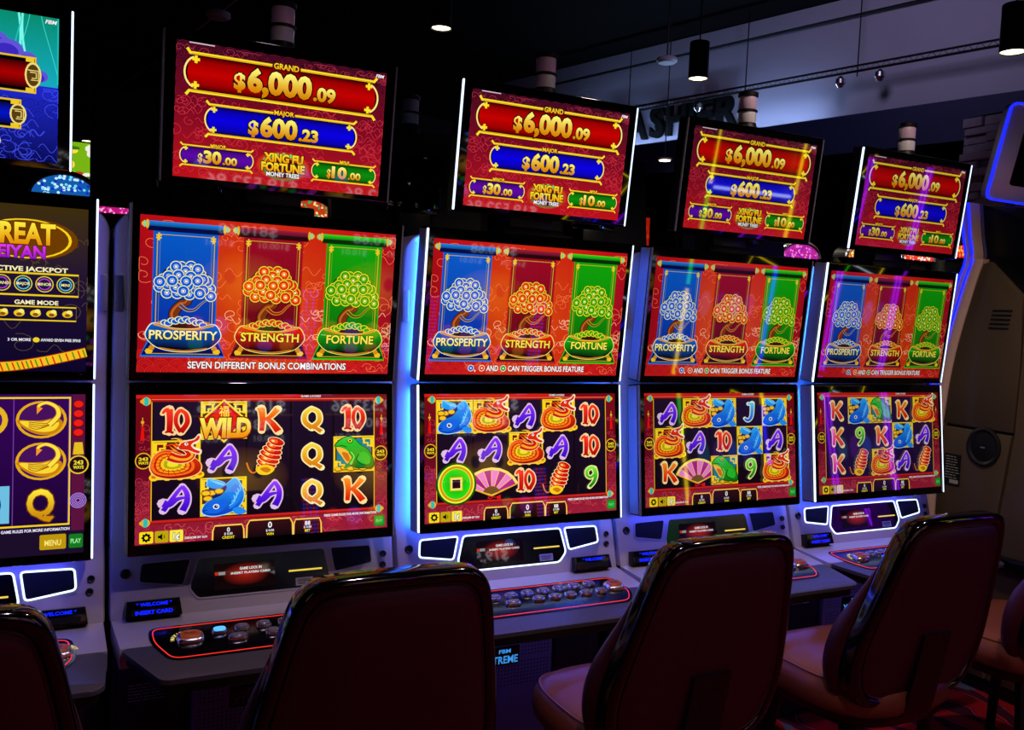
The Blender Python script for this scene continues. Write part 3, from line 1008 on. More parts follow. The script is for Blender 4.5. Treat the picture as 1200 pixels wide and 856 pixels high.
def ui_bar(a):
    for k, (x, c) in enumerate(((-0.290, (250, 222, 20)), (-0.2555, (190, 166, 10)), (-0.222, (250, 232, 60)))):
        a.poly(rrect(x - 0.0155, x + 0.0155, 0.3585, 0.3865, 0.003, 2), c)
    a.next()
    for k in range(8):
        t = math.pi / 4 * k
        a.ell(-0.290 + 0.0085 * math.cos(t), 0.3725 + 0.0085 * math.sin(t), 0.0028, 0.0028, BLACK, 6, False)
    a.ring(-0.290, 0.3725, 0.0042, 0.0085, BLACK, 14)
    a.poly([(-0.264, 0.3695), (-0.260, 0.3695), (-0.254, 0.3645), (-0.254, 0.3805), (-0.260, 0.3755), (-0.264, 0.3755)], BLACK)
    a.line([(-0.2505, 0.3685), (-0.249, 0.3725), (-0.2505, 0.3765)], 0.0016, BLACK)
    a.text('1\u00a2', -0.222, 0.3725, 0.015, (250, 250, 240), width=0.014, off=0.03, line=0.05)
    for x, w, h0, t1, t2, t3 in ((-0.100, 0.038, 0.355, '0', '$ 0.00', 'CREDIT'), (0.098, 0.036, 0.352, '88', '$ 0.88', 'BET'), (0.002, 0.058, 0.347, '0', '$ 0.00', 'WIN')):
        pts = [(x - w, 0.390), (x - w * 0.98, h0 + 0.012), (x - w * 0.86, h0), (x + w * 0.86, h0), (x + w * 0.98, h0 + 0.012), (x + w, 0.390)]
        a.poly(pts, lambda xx, yy: (50, 12, 20) if yy < 0.37 else (10, 4, 8))
        a.line(pts, 0.0042, (230, 150, 20))
        a.line(pts, 0.0016, (255, 240, 120))
        big = t3 == 'WIN'
        a.text(t1, x, h0 + (0.014 if big else 0.011), 0.014 if big else 0.010, (250, 250, 255), off=0.02)
        a.text(t2, x, h0 + (0.028 if big else 0.021), 0.0055, (230, 230, 240), off=0.02)
        a.text(t3, x, h0 + (0.037 if big else 0.030), 0.006, (250, 222, 20), off=0.025)
    a.poly(rrect(0.277, 0.307, 0.355, 0.384, 0.003, 2), (10, 120, 24))
    a.poly(rrect(0.280, 0.304, 0.358, 0.381, 0.003, 2), (24, 160, 40))
    a.text('PLAY', 0.292, 0.3695, 0.007, (120, 220, 140), width=0.018, off=0.02)


def art_lower(cells, reel_bg=(14, 4, 16)):
    a = Art()
    X0, X1, Y0, Y1 = -0.315, 0.315, 0.030, 0.390
    a.next()
    for ya, yb, c0, c1 in ((Y0, 0.20, (120, 8, 20), (96, 6, 30)), (0.20, Y1, (96, 6, 30), (150, 22, 50))):
        a.poly([(X0, ya), (X1, ya), (X1, yb), (X0, yb)], lambda x, y, ya=ya, c0=c0, c1=c1: c0 if y == ya else c1, False)
    scallops(a, X0, -0.284, 0.24, Y1, (190, 60, 80), 0.013, 0.0005)
    scallops(a, 0.284, X1, 0.24, Y1, (190, 60, 80), 0.013, 0.0005)
    scallops(a, X0, X1, 0.342, Y1, (176, 50, 70), 0.014, 0.0005)
    swirls(a, -0.28, 0.28, 0.345, 0.388, (226, 90, 90), 22, 21, 0.012, 0.0011)
    swirls(a, -0.315, -0.284, 0.10, 0.33, (206, 56, 70), 16, 22, 0.010, 0.0010)
    swirls(a, 0.284, 0.315, 0.10, 0.33, (206, 56, 70), 16, 23, 0.010, 0.0010)
    # reels
    a.rect(-0.279, 0.279, 0.046, 0.333, reel_bg)
    a.next()
    for c in range(5):
        x = (c - 2) * 0.1115
        a.poly([(x - 0.053, 0.046), (x + 0.053, 0.046), (x + 0.053, 0.333), (x - 0.053, 0.333)], lambda xx, y: mix(reel_bg, (44, 20, 60), 0.55) if y < 0.1 else reel_bg, False)
    for sx in (-1, 1):
        a.line([(sx * 0.2795, 0.046), (sx * 0.2795, 0.335)], 0.0024, (236, 180, 30))
    # rods top and bottom
    for yy in (0.0435, 0.3385):
        a.poly([(-0.285, yy - 0.004), (0.285, yy - 0.004), (0.285, yy + 0.004), (-0.285, yy + 0.004)], lambda x, y, yy=yy: (226, 40, 26) if y < yy else (110, 8, 10))
    a.rect(X0, 0.085, 0.030, 0.0385, (206, 30, 18))
    a.line([(-0.28, 0.0412), (0.28, 0.0412)], 0.0014, (255, 120, 90))
    for sx in (-1, 1):
        for yy in (0.046, 0.338):
            a.ell(sx * 0.292, yy, 0.011, 0.010, (226, 176, 40), 10)
            a.ell(sx * 0.292, yy, 0.006, 0.011, (40, 190, 180), 10)
            a.ell(sx * 0.301, yy, 0.005, 0.005, (226, 176, 40), 8)
        # tassel and ways plaque
        a.line([(sx * 0.300, 0.085), (sx * 0.300, 0.104)], 0.002, (230, 170, 30))
        a.ell(sx * 0.300, 0.096, 0.004, 0.004, (230, 170, 30), 8)
        a.poly([(sx * 0.298, 0.104), (sx * 0.302, 0.104), (sx * 0.305, 0.140), (sx * 0.295, 0.140)], (226, 16, 10))
        a.ell(sx * 0.2975, 0.189, 0.019, 0.020, (236, 180, 30), 16)
        a.ell(sx * 0.2975, 0.189, 0.0165, 0.0175, (60, 6, 10), 16)
        a.text('243', sx * 0.2975, 0.1845, 0.0072, YEL, width=0.021, off=0.03)
        a.text('WAYS', sx * 0.2975, 0.194, 0.0060, YEL, width=0.023, off=0.03)
    a.text('GAME LOCKED', 0.108, 0.0345, 0.0052, (235, 235, 240), off=0.02)
    a.text('PRESS GAME RULES FOR MORE INFORMATION', 0.214, 0.3475, 0.0056, (235, 235, 245), width=0.142, off=0.025)
    a.text('DENOM BY 0.01', -0.176, 0.3800, 0.0050, (235, 235, 240), width=0.052, off=0.025)
    order = [(r, c) for r in range(3) for c in range(5)]
    order.sort(key=lambda rc: cells[rc[0]][rc[1]] in ('dragon', 'wild', 'coin'))
    for r, c in order:
        sym(a, cells[r][c], c, r)
    ui_bar(a)
    return a


# ---- pictures of the neighbouring game at the left end
def art0_topper():
    a = Art()
    X0, X1, Y0, Y1 = -0.25, 0.25, 0.025, 0.332
    a.poly([(X0, Y0), (X1, Y0), (X1, 0.17), (X0, 0.17)], lambda x, y: (8, 140, 110) if y < 0.1 else (20, 170, 190))
    a.poly([(X0, 0.17), (X1, 0.17), (X1, Y1), (X0, Y1)], lambda x, y: (30, 40, 200) if y < 0.2 else (6, 6, 60))
    rg = random.Random(4)
    a.next()
    for k in range(26):
        x = -0.25 + 0.020 * k
        pts = [(min(0.249, max(-0.249, x + 0.020 * math.sin(q * 0.028 + k * 1.3) + 0.010 * math.sin(q * 0.071 + k))), Y0 + q * 0.0042) for q in range(34)]
        a.line(pts, 0.0012 + 0.0016 * (k % 3), ((70, 226, 214), (30, 190, 180), (120, 250, 236))[k % 3], False)
    for cx, cy, r in ((0.13, 0.09, 0.028), (0.155, 0.105, 0.03), (0.19, 0.118, 0.02), (0.08, 0.08, 0.03), (-0.1, 0.09, 0.04), (-0.2, 0.1, 0.03), (0.215, 0.15, 0.016)):
        a.ell(cx, cy, r, r * 0.8, (96, 84, 214), 16)
        a.ell(cx - 0.004, cy + 0.004, r * 0.8, r * 0.6, (60, 40, 190), 16)
    scallops(a, X0, X1, 0.20, 0.33, (20, 24, 130), 0.022, 0.0012)
    swirls(a, X0, X1, 0.175, 0.33, (60, 74, 236), 60, 8, 0.018, 0.0013)
    for y0, y1, xr, c in ((0.112, 0.188, 0.216, (170, 0, 0)), (0.204, 0.266, 0.188, (0, 20, 200)), (0.278, 0.312, 0.14, (90, 10, 150))):
        a.rect(-xr + 0.012, xr - 0.008, y0, y1, (230, 190, 30))
        a.rect(-xr + 0.015, xr - 0.011, y0 + 0.004, y1 - 0.004, BLACK)
        cy = (y0 + y1) / 2
        h = (y1 - y0) * 0.36
        a.poly([(-xr + 0.03, cy - h), (xr - 0.024, cy - h), (xr - 0.024, cy), (-xr + 0.03, cy)], lambda x, y, cy=cy, c=c: c if y == cy else mix(c, BLACK, 0.8))
        a.poly([(-xr + 0.03, cy), (xr - 0.024, cy), (xr - 0.024, cy + h), (-xr + 0.03, cy + h)], lambda x, y, cy=cy, c=c: c if y == cy else mix(c, BLACK, 0.8))
        for sx in (-1, 1):
            a.ell(sx * (xr - 0.014), cy, 0.016, (y1 - y0) * 0.36, (240, 220, 120), 16)
            a.ell(sx * (xr - 0.014), cy, 0.0125, (y1 - y0) * 0.30, (90, 60, 20), 16)
            for q in (0.010, 0.006):
                a.line([(sx * (xr - 0.014 - q), cy - q), (sx * (xr - 0.014 + q), cy - q), (sx * (xr - 0.014 + q), cy + q), (sx * (xr - 0.014 - q * 0.4), cy + q)], 0.0022, (240, 220, 120))
            for yy in (y0 + 0.006, y1 - 0.006):
                a.rect(sx * (xr - 0.020) - 0.008, sx * (xr - 0.020) + 0.008, yy - 0.005, yy + 0.005, (240, 200, 40))
    a.text('FBM', 0.2345, 0.0345, 0.0075, (245, 235, 240), width=0.021, off=0.03, slant=0.25)
    return a


def art0_upper():
    a = Art()
    X0, X1, Y0, Y1 = -0.315, 0.315, 0.030, 0.406
    a.poly([(X0, Y0), (X1, Y0), (X1, 0.2), (X0, 0.2)], lambda x, y: (60, 44, 10) if y < 0.1 else (30, 16, 50))
    a.poly([(X0, 0.2), (X1, 0.2), (X1, Y1), (X0, Y1)], lambda x, y: (30, 16, 50) if y < 0.3 else (10, 4, 40))
    swirls(a, X0, X1, 0.05, 0.36, (90, 70, 40), 30, 31, 0.025, 0.0012)
    a.ell(0.205, 0.105, 0.09, 0.045, (110, 60, 0), 24)
    a.ring(0.19, 0.105, 0.086, 0.092, (250, 210, 30), 28, asp=0.48)
    a.text('GREAT', 0.176, 0.0935, 0.043, (255, 236, 60), width=0.146, off=0.04, line=0.03, lcol=(90, 30, 0), grad=(230, 140, 0))
    a.text('EIYAN', 0.182, 0.1345, 0.026, (226, 60, 236), width=0.094, off=0.04, line=0.03, lcol=(50, 0, 60), grad=(150, 20, 190))
    a.text('ACTIVE JACKPOT', 0.196, 0.1725, 0.010, (250, 240, 190), width=0.158, off=0.03)
    a.line([(-0.29, 0.182), (0.297, 0.182), (0.297, 0.231), (-0.29, 0.231)], 0.004, (240, 206, 20), closed=True)
    for k in range(8):
        x = 0.270 - 0.0425 * k
        a.ell(x, 0.2055, 0.0185, 0.0185, (230, 210, 60), 16)
        a.ell(x, 0.2055, 0.0165, 0.0165, (24, 20, 70), 16)
        a.ring(x, 0.2055, 0.011, 0.0135, (180, 60, 200) if k % 2 else (90, 190, 220), 16)
        a.text(('MINI', 'MINOR', 'MAJOR', 'GRAND')[k % 4], x, 0.2055, 0.006, (250, 240, 150), off=0.02)
    a.text('GAME MODE', 0.212, 0.2475, 0.009, (250, 240, 190), width=0.088, off=0.03)
    a.line([(-0.28, 0.257), (0.293, 0.257), (0.293, 0.288), (-0.28, 0.288)], 0.003, (240, 206, 20), closed=True)
    for k in range(7):
        x = 0.275 - 0.0325 * k
        a.ell(x, 0.2725, 0.011, 0.008, (240, 200, 30), 12)
        a.ell(x + 0.004, 0.268, 0.006, 0.005, (250, 236, 120), 10)
        a.ell(x, 0.275, 0.006, 0.004, (140, 80, 10), 8)
    a.text('3 OR MORE', 0.178, 0.333, 0.006, (235, 235, 240), width=0.046, off=0.025)
    a.ell(0.212, 0.333, 0.007, 0.006, (240, 210, 40), 10)
    a.text('AWARD SEVEN FREE SPINS', 0.262, 0.333, 0.006, (235, 235, 240), width=0.082, off=0.025)
    # a scaled golden-green tail sweeping along the bottom
    tl = smooth([(-0.30, 0.385), (0.0, 0.400), (0.14, 0.396), (0.22, 0.384), (0.315, 0.360)], 8, False)
    a.line(tl, 0.024, (150, 40, 0))
    a.line(tl, 0.020, (250, 190, 30))
    for i in range(0, len(tl) - 1):
        a.line([(tl[i][0], tl[i][1] - 0.008), (tl[i][0] + 0.006, tl[i][1] + 0.009)], 0.003, (20, 150, 30) if i % 2 else (206, 40, 10))
    return a


def swan(a, cx, cy):
    a.ell(cx, cy, 0.052, 0.043, (230, 170, 20), 24)
    a.ell(cx, cy, 0.046, 0.038, (70, 16, 90), 24)
    a.push(cx, cy, 0.10, 0.088)
    a.blob([(-0.50, -0.02), (-0.30, -0.26), (0.0, -0.40), (0.30, -0.34), (0.44, -0.10), (0.30, 0.04), (0.02, -0.02), (-0.24, -0.02)], (206, 130, 10))
    a.blob([(-0.44, -0.04), (-0.26, -0.22), (0.0, -0.32), (0.26, -0.28), (0.36, -0.10), (0.24, 0.00), (0.0, -0.06), (-0.2, -0.04)], (250, 216, 50))
    for k in range(4):
        a.line(smooth([(0.34 - 0.06 * k, -0.06 - 0.03 * k), (0.06 - 0.05 * k, -0.10 - 0.05 * k), (-0.26, -0.06 - 0.04 * k)], 4, False), 0.022, (170, 96, 6))
    nk = smooth([(0.16, -0.14), (0.34, 0.10), (0.30, 0.32), (0.10, 0.44), (-0.06, 0.36), (-0.04, 0.24)], 5, False)
    a.line(nk, 0.14, (170, 96, 6), w1=0.07)
    a.line(nk, 0.10, (255, 226, 70), w1=0.05)
    a.poly([(-0.10, 0.34), (0.02, 0.30), (-0.10, 0.14)], (250, 150, 30))
    a.pop()


def art0_lower():
    a = Art()
    X0, X1, Y0, Y1 = -0.315, 0.315, 0.028, 0.396
    a.poly([(X0, Y0), (X1, Y0), (X1, Y1), (X0, Y1)], lambda x, y: (58, 10, 96) if y < 0.1 else (24, 6, 50))
    a.rect(0.288, 0.315, Y0, Y1, (90, 16, 60))
    a.rect(-0.285, 0.285, 0.034, 0.330, (250, 210, 20))
    a.poly([(-0.281, 0.038), (0.281, 0.038), (0.281, 0.326), (-0.281, 0.326)], lambda x, y: (52, 4, 86) if y < 0.1 else (26, 2, 50))
    a.next()
    for k in range(6):
        a.line([(-0.281 + 0.1124 * k, 0.038), (-0.281 + 0.1124 * k, 0.326)], 0.0018, (120, 60, 160), False)
    for r in range(3):
        for c in range(5):
            x, y = (c - 2) * 0.1124, 0.086 + r * 0.0955
            if (r, c) in ((0, 4), (1, 4), (1, 1), (2, 0)):
                swan(a, x, y)
            elif (r, c) in ((0, 3), (2, 2)):
                a.ell(x, y, 0.045, 0.040, (230, 180, 30), 20)
                a.ell(x, y, 0.034, 0.030, (80, 20, 110), 20)
            elif (r, c) == (2, 3):
                a.rect(x - 0.05, x + 0.05, y - 0.042, y + 0.042, (110, 190, 226))
                a.ell(x, y, 0.034, 0.034, (20, 80, 130), 20)
                a.ell(x, y, 0.022, 0.026, (150, 214, 236), 16)
            else:
                ch = {(2, 4): 'Q'}.get((r, c), 'Q')
                a.text(ch, x, y, 0.058, (255, 232, 60), width=0.056, off=0.03, line=0.03, lcol=(120, 60, 0), grad=(206, 140, 10))
    for k in range(4):
        a.ell(0.301, 0.052 + 0.022 * k, 0.012, 0.010, (120, 4, 4), 12)
        a.ell(0.301, 0.051 + 0.022 * k, 0.010, 0.008, (236, 30, 20), 12)
    a.poly([(0.293, 0.140), (0.310, 0.140), (0.313, 0.168), (0.290, 0.168)], (226, 190, 30))
    a.ell(0.302, 0.192, 0.022, 0.022, (240, 196, 30), 16)
    a.ell(0.302, 0.192, 0.019, 0.019, (30, 8, 30), 16)
    a.text('243', 0.302, 0.187, 0.009, YEL, width=0.020, off=0.03)
    a.text('WAYS', 0.302, 0.198, 0.007, YEL, width=0.022, off=0.03)
    for k in range(4):
        a.ring(0.302, 0.275, 0.004 + 0.004 * k, 0.006 + 0.004 * k, (170, 130, 236), 14)
    a.rect(X0, X1, 0.344, Y1, (26, 12, 40))
    a.text('PRESS GAME RULES FOR MORE INFORMATION', 0.205, 0.3385, 0.0062, (235, 235, 245), width=0.160, off=0.025)
    a.poly(rrect(0.224, 0.278, 0.350, 0.384, 0.003, 2), (190, 150, 10))
    a.text('MENU', 0.251, 0.369, 0.012, (250, 230, 120), width=0.034, off=0.025)
    a.poly(rrect(0.284, 0.313, 0.352, 0.384, 0.003, 2), (20, 120, 30))
    a.text('PLAY', 0.2985, 0.368, 0.010, (150, 240, 150), width=0.022, off=0.025)
    return a


# ------------------------------------------------------------------ the setting
def plane(name, pts, mat):
    me = bpy.data.meshes.new(name)
    me.from_pydata(pts, [], [tuple(range(len(pts)))])
    return struct(name, me, mat)


def carpet_mat():
    m, N, L, b = new_mat('patterned_carpet')
    tc = N.new('ShaderNodeTexCoord')
    nz = N.new('ShaderNodeTexNoise')
    nz.inputs['Scale'].default_value = 3.0
    nz.inputs['Detail'].default_value = 4
    vo = N.new('ShaderNodeTexVoronoi')
    vo.inputs['Scale'].default_value = 5.5
    wv = N.new('ShaderNodeTexWave')
    wv.inputs['Scale'].default_value = 2.2
    wv.inputs['Distortion'].default_value = 9.0
    fn = N.new('ShaderNodeTexNoise')
    fn.inputs['Scale'].default_value = 260
    for n in (nz, vo, wv, fn):
        L.new(tc.outputs['Object'], n.inputs['Vector'])
    r1 = N.new('ShaderNodeValToRGB')
    r1.color_ramp.interpolation = 'CONSTANT'
    e = r1.color_ramp.elements
    e[0].position, e[0].color = 0.0, lin((150, 14, 26))
    e[1].position, e[1].color = 0.42, lin((36, 38, 60))
    x = e.new(0.56)
    x.color = lin((190, 22, 34))
    x = e.new(0.70)
    x.color = lin((60, 14, 34))
    L.new(wv.outputs['Fac'], r1.inputs[0])
    r2 = N.new('ShaderNodeValToRGB')
    r2.color_ramp.interpolation = 'CONSTANT'
    r2.color_ramp.elements[0].color = (0, 0, 0, 1)
    r2.color_ramp.elements[1].position = 0.62
    r2.color_ramp.elements[1].color = (1, 1, 1, 1)
    L.new(nz.outputs['Fac'], r2.inputs[0])
    mx = N.new('ShaderNodeMix')
    mx.data_type = 'RGBA'
    L.new(r2.outputs[0], mx.inputs[0])
    L.new(r1.outputs[0], mx.inputs[6])
    mx.inputs[7].default_value = lin((74, 80, 112))
    m2 = N.new('ShaderNodeMix')
    m2.data_type = 'RGBA'
    m2.blend_type = 'MULTIPLY'
    m2.inputs[0].default_value = 0.35
    L.new(mx.outputs[2], m2.inputs[6])
    L.new(fn.outputs['Fac'], m2.inputs[7])
    L.new(m2.outputs[2], b.inputs['Base Color'])
    b.inputs['Roughness'].default_value = 0.95
    b.inputs['Specular IOR Level'].default_value = 0.1
    bp = N.new('ShaderNodeBump')
    bp.inputs['Strength'].default_value = 0.4
    bp.inputs['Distance'].default_value = 0.004
    L.new(fn.outputs['Fac'], bp.inputs['Height'])
    L.new(bp.outputs[0], b.inputs['Normal'])
    return m


MT['carpet'] = carpet_mat()
MT['ceiling'] = pbr('black_ceiling', (4, 4, 5), 0.95, 0, 0.1, 0.4, 3)
MT['wall'] = pbr('lilac_grey_wall', (150, 146, 166), 0.8, 0, 0.3, 0.08, 4)
MT['soffit'] = pbr('navy_soffit', (22, 28, 66), 0.7, 0, 0.3, 0.2, 5)
MT['darkwall'] = pbr('dark_wall', (13, 12, 16), 0.85, 0, 0.2, 0.3, 4)
MT['stone'] = pbr('ledge_stone', (186, 172, 194), 0.85, 0, 0.3, 0.35, 18, 0.4)

plane('floor', [(-9, -9, 0), (11, -9, 0), (11, 14, 0), (-9, 14, 0)], 'carpet')
plane('ceiling', [(-9, -9, 4.60), (-9, 14, 4.60), (11, 14, 4.60), (11, -9, 4.60)], 'ceiling')
WP = Vector((6.117, 4.584, 0))
WD = Vector((0.2578, -0.9662, 0))
WN = Vector((-0.9662, -0.2578, 0))      # out of the wall, toward the room


def wl(s, o, z):
    p = WP + WD * s + WN * o
    return (p.x, p.y, z)


def wall_box(name, s0, s1, o0, o1, z0, z1, mat):
    b = MB()
    b.box(s0, s1, o0, o1, z0, z1, fr=wl)
    return struct(name, b.mesh(name, False), mat)


wall_box('wall_right', -10.0, 9.0, -0.12, 0.0, 3.48, 4.60, 'wall')
wall_box('trim_1', -10.0, 9.0, -0.5, 0.30, 3.06, 3.41, 'soffit')
wall_box('wall_recess', -10.0, 9.0, -1.30, -1.20, 0.0, 3.20, 'darkwall')
plane('wall_back', [(-9, 13.5, 0), (5.0, 13.5, 0), (5.0, 13.5, 4.6), (-9, 13.5, 4.6)], 'darkwall')
plane('wall_left', [(-8.8, -9, 0), (-8.8, 14, 0), (-8.8, 14, 4.6), (-8.8, -9, 4.6)], 'darkwall')
plane('wall_front', [(-9, -8.8, 0), (11, -8.8, 0), (11, -8.8, 4.6), (-9, -8.8, 4.6)], 'darkwall')

# light strip lying in the cove on top of the soffit, below the lettering
t = thing('cove_light', 'hidden pale blue light strip along the soffit under the CASHIER letters', 'light strip', wl(-1.4, 0.22, 3.41))
b = MB()
cb = Vector(wl(-1.4, 0.22, 3.41))
b.box(-2.9, 0.3, 0.21, 0.235, 3.411, 3.425, 0, lambda s_, o_, z_: tuple(Vector(wl(s_, o_, z_)) - cb))
MT['cove'] = emit('cove_light', (170, 205, 255), 52.0)
obj('strip', b.mesh('strip', False), 'cove', t)

# cashier lettering: seven solid letters standing off the wall
t = thing('cashier_sign', 'black raised capital letters reading CASHIER on the lit lilac wall', 'sign', wl(-2.3, 0.0, 3.53))
sx = -2.56
for ch in 'CASHIER':
    cu = bpy.data.curves.new('letter', 'FONT')
    cu.body = ch
    cu.size = 0.33 / CAP
    cu.extrude = 0.03
    cu.offset = 0.012
    cu.resolution_u = 4
    o = bpy.data.objects.new('letter', cu)
    me = bpy.data.meshes.new_from_object(o)
    bpy.data.objects.remove(o)
    bpy.data.curves.remove(cu)
    xs = [v.co.x for v in me.vertices]
    w = max(xs) - min(xs)
    base = Vector(wl(-2.3, 0.0, 3.53))
    for v in me.vertices:
        q = Vector(wl(sx + (v.co.x - min(xs)) * 0.92, 0.06 + v.co.z, 3.535 + v.co.y)) - base
        v.co = q
    obj('letter', me, 'letter_black', t)
    sx += w * 0.92 + 0.045

# suspended track with hangers, thin conduit, ceiling duct
def rail(name, label, cat, pts, r, mat, extra=None):
    base = Vector(pts[0])
    t = thing(name, label, cat, base)
    b = MB()
    b.tube([Vector(p) - base for p in pts], r, 6)
    obj('bar', b.mesh('bar'), mat, t)
    return t, base


TO = 0.30
t, base = rail('suspended_track', 'thin black suspended lighting track hung across the lilac wall', 'track', [wl(-2.6, TO, 3.80), wl(4.0, TO, 3.80)], 0.012, 'lamp_black')
b = MB()
b.tube([Vector(wl(-2.6, TO, 3.85)) - base, Vector(wl(4.0, TO, 3.85)) - base], 0.010, 6)
obj('upper_chord', b.mesh('upper_chord'), 'lamp_black', t)
b = MB()
for k in range(66):
    s = -2.6 + 0.1 * k
    b.tube([Vector(wl(s, TO, 3.80)) - base, Vector(wl(s + 0.05, TO, 3.85)) - base, Vector(wl(s + 0.1, TO, 3.80)) - base], 0.003, 4)
o = obj('lattice', b.mesh('lattice'), 'lamp_black', t)
for s in (-1.98, -0.42, 0.78):
    b = MB()
    b.tube([Vector(wl(s, TO, 3.75)) - base, Vector(wl(s, TO, 4.60)) - base], 0.006, 5)
    obj('hanger_wire', b.mesh('hanger_wire'), 'lamp_black', t)
for s in (-1.0, 0.62, 1.0):
    b = MB()
    q = Vector(wl(s, TO, 3.72)) - base
    b.lathe([(0.012, q.z + 0.06), (0.045, q.z + 0.03), (0.05, q.z - 0.01), (0.02, q.z - 0.05)], 12, cx=q.x, cy=q.y)
    obj('clamp', b.mesh('clamp'), 'chrome', t)
rail('conduit', 'straight black conduit crossing the upper wall near the ceiling', 'pipe', [wl(-4.6, 0.06, 4.40), wl(4.0, 0.06, 4.40)], 0.014, 'lamp_black')
rail('ceiling_cable', 'thin pale cable running across the dark ceiling at upper left', 'cable', [(-0.35, 13.0, 4.05), (0.43, 8.28, 4.02), (0.95, 4.9, 4.0)], 0.014, 'white_metal')
b = MB()
b.tube([(-3.0, 6.5, 4.15), (4.2, 8.1, 4.15)], 0.38, 20)
o = obj('air_duct', b.mesh('air_duct'), 'ceiling')
o['label'] = 'round black air duct under the dark ceiling'
o['category'] = 'duct'

for q, nm in (((0.66, 5.6, 3.80), 'small pale round ceiling disc above the leftmost red jackpot screen'), ((4.9, 5.15, 4.02), 'small pale round ceiling disc in front of the lilac wall')):
    t = thing('ceiling_sensor', nm, 'sensor', q, 0, 'round ceiling sensors')
    b = MB()
    b.lathe([(0.05, 0.05), (0.10, 0.03), (0.105, 0.0), (0.08, -0.02)], 18)
    obj('housing', b.mesh('housing'), 'white_metal', t)
    b = MB()
    b.tube([(0, 0, 0.05), (0, 0, 4.6 - q[2])], 0.008, 6)
    obj('stem', b.mesh('stem'), 'lamp_black', t)


def pendant(x, y, z, label, power, col=(1.0, 0.86, 0.66), ang=110, r=0.07, h=0.26, group='black cylinder pendant lamps'):
    t = thing('pendant_lamp', label, 'lamp', (x, y, z), 0, group)
    b = MB()
    b.lathe([(r * 0.94, 0.012), (r, 0.0), (r, h - 0.006), (r * 0.96, h), (0.012, h + 0.002)], 24)
    obj('shade', b.mesh('shade'), 'lamp_black', t)
    b = MB()
    b.lathe([(r * 0.55, 0.003), (r * 0.9, 0.008), (r * 0.9, 0.012)], 24)
    obj('bulb', b.mesh('bulb'), 'lamp_glow', t)
    b = MB()
    b.tube([(0, 0, h), (0, 0, 4.6 - z)], 0.005, 6)
    obj('cord', b.mesh('cord'), 'lamp_black', t)
    l = bpy.data.lights.new('pendant_light', 'SPOT')
    l.energy = power
    l.color = col
    l.spot_size = math.radians(ang)
    l.spot_blend = 0.6
    l.shadow_soft_size = r * 0.8
    lo = bpy.data.objects.new('pendant_light', l)
    COL.objects.link(lo)
    lo.parent = t
    lo.location = (0, 0, -0.01)
    return t


pendant(1.82, 3.50, 3.364, 'lit black pendant lamp high above the gap between first and second red topper', 90, (1.0, 0.86, 0.72), 158)
pendant(3.559, 2.904, 3.168, 'lit black pendant lamp hanging above the CASHIER letters', 40)
pendant(4.151, 0.921, 2.988, 'lit black pendant lamp at the upper right corner', 90)


for q, lb in (((5.301, 5.650, 3.16), 'small white downlight in the dark recess under the CASHIER letters'), ((-0.244, 7.782, 2.99), 'small white ceiling light just right of the teal topper')):
    t = thing('recessed_light', lb, 'lamp', q, 0, 'small white downlights')
    b = MB()
    b.lathe([(0.05, -0.012), (0.075, -0.006), (0.08, 0.012), (0.05, 0.016)], 18)
    obj('housing', b.mesh('housing'), 'white_metal', t)
    b = MB()
    b.lathe([(0.02, -0.020), (0.060, -0.014), (0.060, -0.008)], 18)
    obj('diffuser', b.mesh('diffuser'), 'lamp_glow', t)
    b = MB()
    b.tube([(0, 0, 0.014), (0, 0, 4.6 - q[2])], 0.006, 6)
    obj('stem', b.mesh('stem'), 'lamp_black', t)


def wall_fill_spot(p, aim, label, power, col, ang):
    p, aim = Vector(p), Vector(aim)
    t = thing('wall_fill_spot', label, 'spotlight', p, 0, 'added fill spotlights aimed at the lilac wall')
    d = (aim - p).normalized()
    q = d.to_track_quat('-Z', 'Y')
    b = MB()
    b.lathe([(0.030, 0.14), (0.045, 0.12), (0.048, 0.01), (0.044, 0.0)], 18)
    h = obj('spot_head', b.mesh('spot_head'), 'lamp_black', t)
    h.rotation_euler = q.to_euler()
    b = MB()
    b.tube([(0, 0, 0.05), (0, 0, 4.6 - p.z)], 0.007, 6)
    obj('stem', b.mesh('stem'), 'lamp_black', t)
    l = bpy.data.lights.new('spot_light', 'SPOT')
    l.energy = power
    l.color = col
    l.spot_size = math.radians(ang)
    l.spot_blend = 0.9
    l.shadow_soft_size = 0.25
    lo = bpy.data.objects.new('spot_light', l)
    COL.objects.link(lo)
    lo.parent = t
    lo.rotation_euler = q.to_euler()
    lo.location = d * 0.02


wall_fill_spot(wl(1.6, 2.2, 4.30), wl(0.9, 0.0, 4.0), 'added violet fill spotlight on the ceiling aimed at the bare wall right of the letters', 60, (0.72, 0.62, 1.0), 140)  # added fill lamp that lifts the general violet level of the wall

# ------------------------------------------------------------------ slot machines
MESH = {}


def cached(key, fn):
    if key not in MESH:
        MESH[key] = fn()
    return MESH[key]


